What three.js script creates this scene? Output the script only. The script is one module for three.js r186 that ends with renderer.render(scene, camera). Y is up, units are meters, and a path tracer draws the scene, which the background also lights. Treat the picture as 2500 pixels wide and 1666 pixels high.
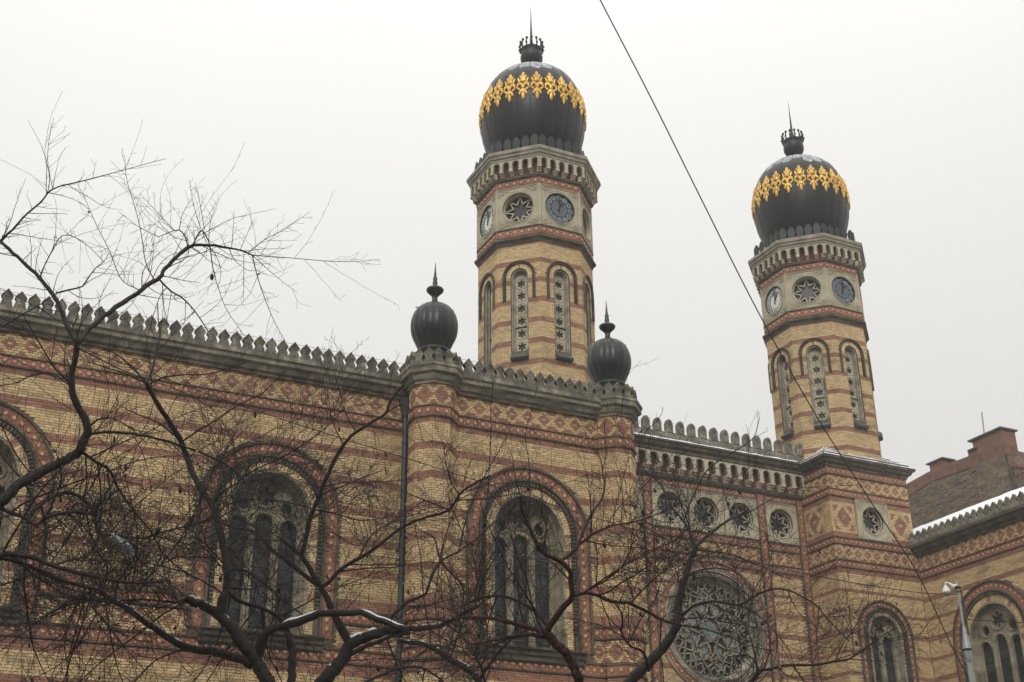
import * as THREE from 'three';
import { mergeGeometries } from 'three/addons/utils/BufferGeometryUtils.js';
import { FontLoader } from 'three/addons/loaders/FontLoader.js';
import { TextGeometry } from 'three/addons/geometries/TextGeometry.js';

// ---------------------------------------------------------------- camera, sky, sun, exposure
const scene = new THREE.Scene();
const camera = new THREE.PerspectiveCamera(29.18, 1.5, 0.1, 900);
camera.position.set(0, 1.6, 0);
{
  const yaw = -0.46316, pitch = 0.43623, roll = 0.00965, c = Math.cos, s = Math.sin;
  const row = (x, y, z) => {
    const cx = c(yaw) * x - s(yaw) * z, cz = s(yaw) * x + c(yaw) * z;
    const y2 = c(pitch) * y + s(pitch) * cz, z2 = -s(pitch) * y + c(pitch) * cz;
    return [c(roll) * cx - s(roll) * y2, s(roll) * cx + c(roll) * y2, z2];
  };
  const X = row(1, 0, 0), Y = row(0, 1, 0), Z = row(0, 0, 1);
  const right = new THREE.Vector3(X[0], Y[0], Z[0]), up = new THREE.Vector3(X[1], Y[1], Z[1]), back = new THREE.Vector3(X[2], Y[2], Z[2]);
  camera.quaternion.setFromRotationMatrix(new THREE.Matrix4().makeBasis(right, up, back));
  camera.updateMatrixWorld(true);
}
const renderer = new THREE.WebGLRenderer({ antialias: true });
renderer.toneMapping = THREE.LinearToneMapping;
renderer.toneMappingExposure = 1.06;
renderer.shadowMap.enabled = true;

let seed = 20240117;
const rnd = () => { seed = (seed + 0x6d2b79f5) | 0; let t = Math.imul(seed ^ (seed >>> 15), 1 | seed); t = (t + Math.imul(t ^ (t >>> 7), 61 | t)) ^ t; return ((t ^ (t >>> 14)) >>> 0) / 4294967296; };
const rr = (a, b) => a + (b - a) * rnd();
const hash2 = (x, y) => { let h = Math.imul(x | 0, 374761393) + Math.imul(y | 0, 668265263); h = Math.imul(h ^ (h >>> 13), 1274126177); return ((h ^ (h >>> 16)) >>> 0) / 4294967296; };
const vnoise = (x, y) => { const ix = Math.floor(x), iy = Math.floor(y), fx = x - ix, fy = y - iy, u = fx * fx * (3 - 2 * fx), v = fy * fy * (3 - 2 * fy);
  const a = hash2(ix, iy), b = hash2(ix + 1, iy), c = hash2(ix, iy + 1), d = hash2(ix + 1, iy + 1); return a + (b - a) * u + (c - a) * v + (a - b - c + d) * u * v; };
const fbm = (x, y, o = 4) => { let s = 0, a = 0.5, n = 0; for (let i = 0; i < o; i++) { s += a * vnoise(x, y); n += a; a *= 0.5; x = x * 2.03 + 17.1; y = y * 2.03 + 5.7; } return s / n; };
const clamp = (x, a = 0, b = 1) => Math.max(a, Math.min(b, x));

// overcast winter sky: brighter overhead, faint cloud mottling
{
  const W = 512, H = 256, data = new Float32Array(W * H * 4);
  for (let r = 0; r < H; r++) for (let q = 0; q < W; q++) {
    const el = ((r + 0.5) / H - 0.5) * Math.PI, az = ((q + 0.5) / W) * 2 * Math.PI, up = Math.sin(el);
    const m = 0.97 + 0.06 * fbm(Math.cos(az) * 2.2 + 9, Math.sin(az) * 2.2 + up * 3 + 4, 3);
    const L = (up > 0 ? 0.665 + 0.15 * up + 1.0 * up * up * up : 0.25) * m, o = (r * W + q) * 4;
    data[o] = L * 1.006; data[o + 1] = L * 0.998; data[o + 2] = L * 0.968; data[o + 3] = 1;
  }
  const sky = new THREE.DataTexture(data, W, H, THREE.RGBAFormat, THREE.FloatType);
  sky.mapping = THREE.EquirectangularReflectionMapping; sky.magFilter = THREE.LinearFilter; sky.wrapS = THREE.RepeatWrapping; sky.needsUpdate = true;
  scene.background = sky; scene.environment = sky;
}
const sun = new THREE.DirectionalLight(new THREE.Color(1, 0.97, 0.92), 1.25);
sun.position.set(-30, 70, 32); sun.target.position.set(20, 10, -40);
sun.castShadow = true; sun.shadow.radius = 40; sun.shadow.mapSize.set(2048, 2048);
Object.assign(sun.shadow.camera, { left: -70, right: 70, top: 70, bottom: -70, near: 1, far: 240 });
scene.add(sun, sun.target);
scene.fog = new THREE.FogExp2(new THREE.Color(0.86, 0.86, 0.85), 0.0011); // thin snowfall haze

// ---------------------------------------------------------------- materials
function noiseTex(size, fn, srgb = true) {
  const d = new Uint8Array(size * size * 4);
  for (let y = 0; y < size; y++) for (let x = 0; x < size; x++) { const c = fn(x / size, y / size), o = (y * size + x) * 4; d[o] = c[0] * 255; d[o + 1] = c[1] * 255; d[o + 2] = c[2] * 255; d[o + 3] = 255; }
  const t = new THREE.DataTexture(d, size, size); t.wrapS = t.wrapT = THREE.RepeatWrapping; t.magFilter = THREE.LinearFilter; if (srgb) t.colorSpace = THREE.SRGBColorSpace; t.needsUpdate = true; return t;
}
const wrapFbm = (u, v, f, o) => { // tileable by blending
  const a = fbm(u * f, v * f, o), b = fbm((u - 1) * f, v * f, o), c = fbm(u * f, (v - 1) * f, o), d = fbm((u - 1) * f, (v - 1) * f, o);
  return a * (1 - u) * (1 - v) + b * u * (1 - v) + c * (1 - u) * v + d * u * v;
};
const mottle = (lo, hi, f, grain) => noiseTex(256, (u, v) => { const k = clamp((wrapFbm(u, v, f, 5) - 0.25) * 2 + (hash2(u * 256, v * 256) - 0.5) * grain); return [0, 1, 2].map((i) => lo[i] + (hi[i] - lo[i]) * k); });
const bumpTex = noiseTex(256, (u, v) => { const k = clamp(wrapFbm(u, v, 24, 4) * 0.8 + hash2(u * 256, v * 256) * 0.2); return [k, k, k]; }, false);
function std(o) { return new THREE.MeshStandardMaterial({ roughness: 0.85, metalness: 0, ...o }); }
const lin = (r, g, b) => new THREE.Color().setRGB(r, g, b);
const white = lin(1, 1, 1);
const M = {
  stone: std({ map: mottle([0.43, 0.405, 0.35], [0.72, 0.69, 0.62], 6, 0.22), bumpMap: bumpTex, bumpScale: 0.012, roughness: 0.9 }),
  paleStone: std({ map: mottle([0.58, 0.545, 0.46], [0.80, 0.765, 0.67], 5, 0.14), bumpMap: bumpTex, bumpScale: 0.006, roughness: 0.9 }),
  greyStone: std({ map: mottle([0.29, 0.275, 0.245], [0.64, 0.615, 0.55], 9, 0.35), bumpMap: bumpTex, bumpScale: 0.02, roughness: 0.92 }),
  darkStone: std({ map: mottle([0.24, 0.22, 0.19], [0.44, 0.40, 0.34], 8, 0.3), bumpMap: bumpTex, bumpScale: 0.015, roughness: 0.92 }),
  windowStone: std({ map: mottle([0.43, 0.40, 0.33], [0.68, 0.64, 0.55], 6, 0.25), bumpMap: bumpTex, bumpScale: 0.01, roughness: 0.9 }),
  terracotta: std({ map: mottle([0.46, 0.315, 0.24], [0.65, 0.46, 0.355], 9, 0.3), bumpMap: bumpTex, bumpScale: 0.006 }),
  maroon: std({ map: mottle([0.30, 0.17, 0.13], [0.46, 0.28, 0.22], 7, 0.25) }),
  star: std({ color: lin(0.56, 0.34, 0.225) }),
  mortar: std({ color: lin(0.125, 0.10, 0.072), roughness: 1 }),
  dome: std({ map: mottle([0.085, 0.088, 0.092], [0.17, 0.174, 0.178], 5, 0.25), roughness: 0.42, metalness: 0.35, bumpMap: bumpTex, bumpScale: 0.004 }),
  greenDome: std({ map: mottle([0.12, 0.128, 0.124], [0.23, 0.243, 0.232], 5, 0.25), roughness: 0.38, metalness: 0.35, bumpMap: bumpTex, bumpScale: 0.003 }),
  iron: std({ color: lin(0.022, 0.024, 0.027), roughness: 0.5, metalness: 0.4 }),
  lead: std({ color: lin(0.075, 0.082, 0.09), roughness: 0.45, metalness: 0.3 }),
  gold: std({ map: mottle([0.72, 0.55, 0.23], [0.95, 0.79, 0.43], 8, 0.3), roughness: 0.45, metalness: 0.5 }),
  glass: std({ color: lin(0.03, 0.034, 0.036), roughness: 0.22 }),
  leadGlass: std({ map: mottle([0.07, 0.08, 0.08], [0.30, 0.32, 0.32], 7, 0.5), roughness: 0.3 }),
  paleGlass: std({ color: lin(0.19, 0.225, 0.23), roughness: 0.25 }),
  dialDark: std({ color: lin(0.018, 0.024, 0.030), roughness: 0.4 }),
  dialDisc: std({ color: lin(0.20, 0.245, 0.28), roughness: 0.4 }),
  dialMid: std({ color: lin(0.085, 0.105, 0.125), roughness: 0.4 }),
  numeral: std({ color: lin(0.05, 0.06, 0.07), roughness: 0.5 }),
  dialPale: std({ color: lin(0.72, 0.72, 0.66), roughness: 0.5 }),  // sky light on one clock face is put into this dial colour
  black: std({ color: lin(0.012, 0.012, 0.013), roughness: 0.6 }),
  snow: std({ color: lin(0.86, 0.88, 0.90), roughness: 0.95 }),
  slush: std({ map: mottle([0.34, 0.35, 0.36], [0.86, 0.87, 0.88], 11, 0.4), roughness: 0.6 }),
  pipe: std({ color: lin(0.04, 0.045, 0.045), roughness: 0.5, metalness: 0.2 }),
  bark: std({ map: mottle([0.10, 0.082, 0.07], [0.25, 0.21, 0.18], 12, 0.5), roughness: 0.8, bumpMap: bumpTex, bumpScale: 0.01 }),
  redBark: std({ map: mottle([0.17, 0.095, 0.075], [0.33, 0.19, 0.15], 12, 0.5), roughness: 0.8, bumpMap: bumpTex, bumpScale: 0.01 }),
  twig: std({ color: lin(0.021, 0.017, 0.0155), roughness: 0.85 }),
  leaf: std({ color: lin(0.035, 0.022, 0.014), roughness: 0.9, side: THREE.DoubleSide }),
  cable: std({ color: lin(0.02, 0.02, 0.021), roughness: 0.7 }),
  plastic: std({ color: lin(0.72, 0.72, 0.68), roughness: 0.4 }),
  smoke: std({ color: lin(0.35, 0.37, 0.36), roughness: 0.2 }),
  galv: std({ color: lin(0.34, 0.36, 0.36), roughness: 0.45, metalness: 0.4 }),
  plaster: std({ map: mottle([0.50, 0.47, 0.41], [0.68, 0.64, 0.57], 5, 0.1) }),
  asphalt: std({ map: mottle([0.16, 0.16, 0.165], [0.33, 0.33, 0.33], 12, 0.4), roughness: 0.8 }),
  tile: std({ color: lin(0.20, 0.075, 0.05) }),
  pale_form: std({ color: lin(0.55, 0.56, 0.56), roughness: 0.4 }),
};
// ---------------------------------------------------------------- helpers
const V = (x, y, z) => new THREE.Vector3(x, y, z);
const used = {};
const numbered = (n) => { used[n] = (used[n] ?? -1) + 1; return used[n] ? n + '_' + String(used[n]).padStart(3, '0') : n; };
function thing(name, label, category, [x, y, z] = [0, 0, 0], group) {
  const o = new THREE.Group(); o.name = numbered(name); o.position.set(x, y, z); o.userData = { label, category };
  if (group) o.userData.group = group; o.bricks = []; scene.add(o); return o;
}
function grp(name, parent, pos) { const g = new THREE.Group(); g.name = name; if (pos) g.position.set(...pos); parent.add(g); return g; }
function planarUV(g) { // uv in metres by the way each face points
  g = g.index ? g.toNonIndexed() : g; const p = g.attributes.position, n = g.attributes.normal, uv = new Float32Array(p.count * 2);
  for (let i = 0; i < p.count; i++) {
    const ax = Math.abs(n.getX(i)), ay = Math.abs(n.getY(i)), az = Math.abs(n.getZ(i));
    let u, v; if (ay > ax && ay > az) { u = p.getX(i); v = p.getZ(i); } else if (ax > az) { u = p.getZ(i); v = p.getY(i); } else { u = p.getX(i); v = p.getY(i); }
    uv[i * 2] = u * 0.5; uv[i * 2 + 1] = v * 0.5;
  }
  g.setAttribute('uv', new THREE.BufferAttribute(uv, 2)); return g;
}
function clean(g) { g = g.index ? g.toNonIndexed() : g; for (const k of Object.keys(g.attributes)) if (!['position', 'normal', 'uv'].includes(k)) g.deleteAttribute(k); return g; }
const join = (list) => { const a = list.flat(9).filter(Boolean).map(clean); return a.length === 1 ? a[0] : mergeGeometries(a, false); };
function mesh(name, geo, mat, parent, uv = true) {
  let g = Array.isArray(geo) ? join(geo) : clean(geo); if (uv) g = planarUV(g);
  const m = new THREE.Mesh(g, mat); m.name = name; m.castShadow = m.receiveShadow = true; (parent ?? scene).add(m); return m;
}
const box = (w, h, d, x = 0, y = 0, z = 0) => new THREE.BoxGeometry(w, h, d).translate(x, y, z);
const rotM = (th, out = 0, x = 0, z = 0) => new THREE.Matrix4().makeTranslation(x, 0, z).multiply(new THREE.Matrix4().makeRotationY(th)).multiply(new THREE.Matrix4().makeTranslation(0, 0, out));
const at = (g, m) => { g = g.clone(); g.applyMatrix4(m); return g; };
const ext = (shape, depth, z0 = 0, bevel = 0) => new THREE.ExtrudeGeometry(shape, { depth: depth - bevel, bevelEnabled: bevel > 0, bevelSize: bevel, bevelThickness: bevel, bevelSegments: 1, curveSegments: 10 }).translate(0, 0, z0);
const flat = (g) => { g = g.toNonIndexed(); g.computeVertexNormals(); return g; };
const COS8 = Math.cos(Math.PI / 8);
// octagonal moulding; profile rows are [distance of the face from the axis, height]
const oct = (prof) => flat(new THREE.LatheGeometry(prof.map(([a, y]) => new THREE.Vector2(Math.max(a, 1e-4) / COS8, y)), 8, Math.PI / 8));
const lathe = (prof, seg = 24) => new THREE.LatheGeometry(prof.map(([a, y]) => new THREE.Vector2(Math.max(a, 1e-4), y)), seg);
// straight moulding along local x; profile rows are [outward z, height], closed at the back
const run = (prof, x0, x1, back = -0.2) => { const s = new THREE.Shape(); s.moveTo(back, prof[0][1]); prof.forEach(([z, y]) => s.lineTo(z, y)); s.lineTo(back, prof[prof.length - 1][1]);
  return new THREE.ExtrudeGeometry(s, { depth: x1 - x0, bevelEnabled: false }).rotateY(-Math.PI / 2).translate(x1, 0, 0).applyMatrix4(new THREE.Matrix4()); };
function archPts(cx, r, spring, bottom, n = 20) { const p = [[cx - r, bottom]]; for (let i = 0; i <= n; i++) { const a = Math.PI - (i / n) * Math.PI; p.push([cx + r * Math.cos(a), spring + r * Math.sin(a)]); } p.push([cx + r, bottom]); return p; }
const shp = (pts) => { const s = new THREE.Shape(); pts.forEach(([x, y], i) => (i ? s.lineTo(x, y) : s.moveTo(x, y))); s.closePath(); return s; };
const hole = (pts) => { const s = new THREE.Path(); pts.forEach(([x, y], i) => (i ? s.lineTo(x, y) : s.moveTo(x, y))); s.closePath(); return s; };
const circ = (cx, cy, r, n = 28) => Array.from({ length: n }, (_, i) => [cx + r * Math.cos((i / n) * 2 * Math.PI), cy + r * Math.sin((i / n) * 2 * Math.PI)]);
const foil = (cx, cy, r, k, n = 48) => Array.from({ length: n }, (_, i) => { const a = (i / n) * 2 * Math.PI, q = r * (0.45 + 0.55 * Math.pow(Math.abs(Math.cos((k / 2) * (a + Math.PI / 2))), 0.4)); return [cx + q * Math.cos(a), cy + q * Math.sin(a)]; });
const rect = (x0, y0, x1, y1) => [[x0, y0], [x1, y0], [x1, y1], [x0, y1]];
const withHoles = (outer, holes) => { const s = shp(outer); holes.forEach((h) => s.holes.push(hole(h))); return s; };
const archBand = (cx, rOut, rIn, spring, bottom, depth, z0 = 0) => { const s = shp([...archPts(cx, rOut, spring, bottom), ...archPts(cx, rIn, spring, bottom).reverse()]); return ext(s, depth, z0); };
const bar = (x0, y0, x1, y1, w, d, z) => { const l = Math.hypot(x1 - x0, y1 - y0); return new THREE.BoxGeometry(l + w * 0.6, w, d).rotateZ(Math.atan2(y1 - y0, x1 - x0)).translate((x0 + x1) / 2, (y0 + y1) / 2, z); };
const ring = (cx, cy, r, t, z, seg = 28, arc = Math.PI * 2) => new THREE.TorusGeometry(r, t, 6, seg, arc).translate(cx, cy, z);
const starGeo = (() => { const s = []; for (let i = 0; i < 16; i++) { const a = (i / 16) * 2 * Math.PI, r = i % 2 ? 0.42 : 1; s.push([r * Math.cos(a), r * Math.sin(a)]); } return ext(shp(s), 0.22); })();
const dotGeo = new THREE.CylinderGeometry(0.55, 0.85, 0.25, 8).rotateX(Math.PI / 2).translate(0, 0, 0.12);
function tube(pts, rad, seg = 5) { // pts: Vector3[], rad: number[]; tapered round bar with rounded tips
  const pos = [], idx = [], n = pts.length, up = V(0.13, 1, 0.21).normalize(); let N = null;
  for (let i = 0; i < n; i++) {
    const t = pts[Math.min(i + 1, n - 1)].clone().sub(pts[Math.max(i - 1, 0)]).normalize();
    if (!N) N = Math.abs(t.dot(up)) > 0.95 ? V(1, 0, 0) : up.clone(); N.addScaledVector(t, -N.dot(t)).normalize(); const B = t.clone().cross(N);
    for (let k = 0; k < seg; k++) { const a = (k / seg) * 2 * Math.PI, c = Math.cos(a) * rad[i], s = Math.sin(a) * rad[i]; pos.push(pts[i].x + N.x * c + B.x * s, pts[i].y + N.y * c + B.y * s, pts[i].z + N.z * c + B.z * s); }
  }
  for (let i = 0; i < n - 1; i++) for (let k = 0; k < seg; k++) { const a = i * seg + k, b = i * seg + ((k + 1) % seg); idx.push(a, b, a + seg, b, b + seg, a + seg); }
  for (const [e, f] of [[0, 1], [n - 1, 0]]) { const c = pos.length / 3; pos.push(pts[e].x, pts[e].y, pts[e].z); for (let k = 0; k < seg; k++) { const a = e * seg + k, b = e * seg + ((k + 1) % seg); f ? idx.push(c, b, a) : idx.push(c, a, b); } }
  const g = new THREE.BufferGeometry(); g.setAttribute('position', new THREE.Float32BufferAttribute(pos, 3)); g.setAttribute('uv', new THREE.Float32BufferAttribute(new Float32Array((pos.length / 3) * 2), 2)); g.setIndex(idx); g.computeVertexNormals(); return g;
}
function snowStrip(x0, x1, y, z, depth, h) { // uneven snow lying on a ledge along local x
  const n = Math.max(3, Math.round((x1 - x0) / 0.12)), pos = [], idx = [];
  for (let i = 0; i <= n; i++) { const x = x0 + ((x1 - x0) * i) / n, k = 0.55 + 0.9 * fbm(x * 3 + y, z * 2 + 3, 3), e = i === 0 || i === n ? 0.3 : 1, H = h * k * e, f = depth * (0.92 + 0.1 * vnoise(x * 5, y));
    [[z - depth, 0], [z - depth * 0.9, H], [z - depth + f * 0.75, H], [z - depth + f, H * 0.45], [z - depth + f, 0]].forEach(([zz, hh]) => pos.push(x, y + hh, zz)); }
  for (let i = 0; i < n; i++) for (let k = 0; k < 4; k++) { const a = i * 5 + k; idx.push(a, a + 1, a + 5, a + 1, a + 6, a + 5); }
  const g = new THREE.BufferGeometry(); g.setAttribute('position', new THREE.Float32BufferAttribute(pos, 3)); g.setIndex(idx); g.computeVertexNormals(); g.setAttribute('uv', new THREE.Float32BufferAttribute(new Float32Array((pos.length / 3) * 2), 2)); return g;
}
// ---------------------------------------------------------------- brickwork: every brick is a small block, joints lie 10 mm back
const COURSE = 0.0757, BRICK = 0.262;
const YEL = [[0.62, 0.448, 0.225], [0.66, 0.485, 0.255], [0.57, 0.405, 0.205], [0.64, 0.458, 0.235], [0.68, 0.52, 0.295], [0.53, 0.378, 0.20]];
const RED = [[0.355, 0.172, 0.108], [0.315, 0.150, 0.096], [0.395, 0.198, 0.125], [0.285, 0.138, 0.095]];
const PINK = [[0.62, 0.36, 0.25], [0.58, 0.33, 0.22]];
const brickGeo = box(1, 1, 1);
const PAL = { y: YEL, r: RED, p: PINK };
function brick(t, m, kind, w, h, x, y, z = -0.03, turn = 0) {
  const q = m.clone().multiply(new THREE.Matrix4().makeTranslation(x, y, z)); if (turn) q.multiply(new THREE.Matrix4().makeRotationZ(turn));
  q.multiply(new THREE.Matrix4().makeScale(w, h, 0.06));
  const p = PAL[kind], k = Math.floor(rnd() * p.length); t.bricks.push({ q, kind, k, w, h, soot: 0 });
}
function wall(t, m, x0, x1, y0, y1, kindAt, skip, len = BRICK, course = COURSE) {
  const rows = Math.max(1, Math.round((y1 - y0) / course)), ch = (y1 - y0) / rows, n = Math.max(1, Math.round((x1 - x0) / len)), L = (x1 - x0) / n;
  for (let r = 0; r < rows; r++) {
    const y = y0 + (r + 0.5) * ch, off = r % 2 ? 0.5 : 0;
    for (let i = off ? -1 : 0; i < n; i++) {
      let a = x0 + (i + off) * L, b = a + L; a = Math.max(a, x0); b = Math.min(b, x1); if (b - a < 0.03) continue;
      const x = (a + b) / 2; if (skip && skip(x, y, (b - a) / 2)) continue;
      brick(t, m, kindAt(x, y, r, rows), b - a - 0.013, ch - 0.014, x, y, -0.03 + rr(-0.003, 0.003));
    }
  }
}
const diamondFrieze = (cx, period) => (x, y, r, rows) => {
  const mid = (rows - 1) / 2, f = ((x - cx) / period) - Math.round((x - cx) / period), dx = Math.abs(f) * period, dy = Math.abs(r - mid), u = period / 4;
  if (dy < 0.4 && dx < u * 0.45) return 'p';
  if (dx / (u * 1.48) + dy / 3.6 < 1) return 'r';
  const dx2 = period / 2 - dx, dy2 = rows / 2 + 0.1 - dy; if (dx2 / (u * 1.45) + dy2 / 2.6 < 1) return 'r';
  return 'y';
};
const brickMats = {};
const shade = (c, s) => lin(c[0] * s, c[1] * s, c[2] * s);
function layBricks(t, parent) {
  scene.updateMatrixWorld(true); const p = V(), view = camera.matrixWorldInverse;
  for (const b of t.bricks) {
    p.setFromMatrixPosition(b.q).applyMatrix4(t.matrixWorld); const wx = p.x, wy = p.y, wz = p.z;
    b.tone = 0.80 + 0.26 * fbm(wx * 0.45 + wz * 0.37 + 31, wy * 0.8 + 7, 4) + rr(-0.07, 0.07) - 0.30 * clamp((fbm(wx * 1.3 + wz * 1.1, wy * 2.6 + 50, 3) - 0.60) * 5);
    const d2 = p.distanceToSquared(camera.position); p.project(camera); const n = V(0, 0, 1).transformDirection(b.q);
    b.size = Math.abs(p.x) < 0.99 && Math.abs(p.y) < 0.99 && p.z < 1 ? (b.w * b.h * Math.max(0, n.dot(V(camera.position.x - wx, camera.position.y - wy, camera.position.z - wz).normalize()))) / d2 : 0;
  }
  t.bricks.sort((a, b) => b.size - a.size);
  const near = t.bricks.slice(0, 300), rest = t.bricks.slice(300), e = new THREE.Matrix4();
  for (const b of near) {
    const step = Math.round(clamp(b.tone, 0.6, 1.1) * 10), key = b.kind + b.k + '_' + step; brickMats[key] ??= std({ color: shade(PAL[b.kind][b.k], step / 10), roughness: 0.82 });
    const m = new THREE.Mesh(brickGeo, brickMats[key]); m.name = 'brick'; m.castShadow = m.receiveShadow = true; b.q.decompose(m.position, m.quaternion, m.scale); parent.add(m);
  }
  if (!rest.length) return;
  const im = new THREE.InstancedMesh(brickGeo, M.brickBase ??= std({ color: white, roughness: 0.82 }), rest.length); im.name = 'brickwork'; im.userData.kind = 'stuff'; im.castShadow = im.receiveShadow = true;
  rest.forEach((b, i) => { im.setMatrixAt(i, b.q); im.setColorAt(i, shade(PAL[b.kind][b.k], clamp(b.tone, 0.45, 1.15))); }); parent.add(im);
}
function scatter(name, geo, mat, parent, mats, many = true) { // small repeated inlays of one band
  const im = new THREE.InstancedMesh(geo, mat, mats.length); im.name = name; im.userData.kind = 'stuff'; im.castShadow = im.receiveShadow = true; mats.forEach((m, i) => im.setMatrixAt(i, m)); parent.add(im); return im;
}
const inlay = (m, x, y, z, s, turn = 0) => m.clone().multiply(new THREE.Matrix4().makeTranslation(x, y, z)).multiply(new THREE.Matrix4().makeRotationZ(turn)).multiply(new THREE.Matrix4().makeScale(s, s, 0.1));
const font = await new FontLoader().loadAsync('fonts/droid/droid_serif_bold.typeface.json');
const T4 = (x, y, z) => new THREE.Matrix4().makeTranslation(x, y, z);
const I4 = new THREE.Matrix4();
const IR = M.iron;

// ---------------------------------------------------------------- shared building parts
function panelSurround(m, cx, cy, w, h, R) { // carved stone slab with a round opening, mouldings and four corner bosses
  const g = [ext(withHoles(rect(cx - w / 2, cy - h / 2, cx + w / 2, cy + h / 2), [circ(cx, cy, R, 40)]), 0.4, -0.36)];
  for (const [k, t, z] of [[1.05, 0.03, 0.045], [1.16, 0.022, 0.035], [1.25, 0.016, 0.03]]) g.push(ring(cx, cy, R * k, t, z, 40));
  g.push(ring(cx, cy, R * 0.96, 0.03, -0.10, 40));
  const bx = w / 2 - 0.2, by = h / 2 - 0.2;
  for (const sx of [-1, 1]) for (const sy of [-1, 1]) {
    g.push(ring(cx + sx * bx, cy + sy * by, 0.105, 0.028, 0.045, 14), new THREE.CylinderGeometry(0.05, 0.05, 0.02, 10).rotateX(Math.PI / 2).translate(cx + sx * bx, cy + sy * by, 0.05));
    g.push(bar(cx + sx * (bx + 0.13), cy + sy * (by - 0.1), cx + sx * (bx + 0.13), cy + sy * 0.35, 0.025, 0.03, 0.045), bar(cx + sx * (bx - 0.1), cy + sy * (by + 0.13), cx + sx * 0.3, cy + sy * (by + 0.13), 0.025, 0.03, 0.045));
    for (const u of [[0.17, -0.02], [-0.02, 0.17]]) g.push(bar(cx + sx * (bx - u[0]), cy + sy * (by - u[1]), cx + sx * (bx - u[0] * 1.9), cy + sy * (by - u[1] * 1.9 - 0.02), 0.02, 0.03, 0.045));
  }
  for (const [x0, y0, x1, y1] of [[-1, -1, 1, -1], [-1, 1, 1, 1], [-1, -1, -1, 1], [1, -1, 1, 1]]) g.push(bar(cx + (x0 * w) / 2 * 0.97, cy + (y0 * h) / 2 * 0.97, cx + (x1 * w) / 2 * 0.97, cy + (y1 * h) / 2 * 0.97, 0.035, 0.05, 0.05));
  return g.map((q) => at(clean(q), m));
}
function starWindow(t, m, cx, cy, w, h, R, mat = M.paleStone) {
  const g = grp('star_window', t);
  mesh('surround', panelSurround(m, cx, cy, w, h, R), mat, g);
  const b = [], n = 8, P = (i) => { const a = ((i + 0.5) / 16) * 2 * Math.PI + Math.PI / 16 - 0.1963 * 0, r = i % 2 ? R * 0.46 : R * 1.0; return [cx + r * Math.cos((i / 16) * 2 * Math.PI + Math.PI / 8 * 0 + Math.PI / 2), cy + r * Math.sin((i / 16) * 2 * Math.PI + Math.PI / 2)]; };
  for (let i = 0; i < 16; i++) { const a = P(i), c = P((i + 1) % 16); b.push(bar(a[0], a[1], c[0], c[1], 0.05, 0.07, -0.28)); }
  b.push(ring(cx, cy, R * 0.985, 0.035, -0.28, 36));
  mesh('star_tracery', b.map((q) => at(clean(q), m)), mat, g);
  mesh('pane', at(new THREE.CircleGeometry(R * 1.02, 32).translate(cx, cy, -0.355), m), M.glass, g);
  mesh('centre_pane', at(new THREE.CircleGeometry(R * 0.42, 8).translate(cx, cy, -0.35), m), M.leadGlass, g);
  return g;
}
function clock(t, m, cx, cy, w, h, R, pale) {
  const g = grp('clock', t);
  mesh('surround', panelSurround(m, cx, cy, w, h, R * 1.0), M.paleStone, g);
  mesh('rim', at(clean(ring(cx, cy, R * 0.985, 0.035, 0.01, 40)), m), M.black, g);
  mesh('dial', at(new THREE.CylinderGeometry(R, R, 0.04, 40).rotateX(Math.PI / 2).translate(cx, cy, -0.06), m), pale ? M.dialPale : M.dialDark, g);
  const num = ['XII', 'I', 'II', 'III', 'IV', 'V', 'VI', 'VII', 'VIII', 'IX', 'X', 'XI'], tg = [], rings = [];
  for (let i = 0; i < 12; i++) {
    const a = Math.PI / 2 - (i / 12) * 2 * Math.PI, x = cx + R * 0.78 * Math.cos(a), y = cy + R * 0.78 * Math.sin(a);
    mesh('numeral_disc', at(new THREE.CylinderGeometry(R * 0.178, R * 0.178, 0.02, 16).rotateX(Math.PI / 2).translate(x, y, -0.03), m), pale ? M.dialPale : M.dialDisc, g);
    if (pale) rings.push(ring(x, y, R * 0.185, 0.011, -0.028, 16));
    const q = new TextGeometry(num[i], { font, size: 0.125, depth: 0.008, curveSegments: 2 }); q.computeBoundingBox(); const bb = q.boundingBox;
    q.translate(-(bb.max.x + bb.min.x) / 2, -(bb.max.y + bb.min.y) / 2, 0); const s = Math.min(1, 0.17 / (bb.max.x - bb.min.x)); q.scale(s, 1, 1).rotateZ(a - Math.PI / 2).translate(x, y, -0.018); tg.push(clean(q));
  }
  if (pale) rings.push(ring(cx, cy, R * 0.57, 0.012, -0.035, 32));
  else mesh('centre_disc', at(new THREE.CylinderGeometry(R * 0.54, R * 0.54, 0.02, 32).rotateX(Math.PI / 2).translate(cx, cy, -0.03), m), M.dialMid, g);
  mesh('numerals', tg.map((q) => at(q, m)), pale ? M.black : M.numeral, g, false);
  if (rings.length) mesh('dial_tracery', rings.map((q) => at(clean(q), m)), M.black, g);
  const hand = (ang, len, wd, z) => at(ext(shp([[-wd * 0.4, -len * 0.32], [wd * 0.4, -len * 0.32], [wd * 0.55, len * 0.45], [wd * 1.5, len * 0.62], [wd * 0.5, len * 0.74], [0, len], [-wd * 0.5, len * 0.74], [-wd * 1.5, len * 0.62], [-wd * 0.55, len * 0.45]]), 0.015).rotateZ(-ang).translate(cx, cy, z), m);
  mesh('minute_hand', hand(0.02, R * 0.86, 0.045, 0.0), M.black, g); mesh('hour_hand', hand(Math.PI / 6, R * 0.62, 0.06, -0.018), M.black, g);
  return g;
}
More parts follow.
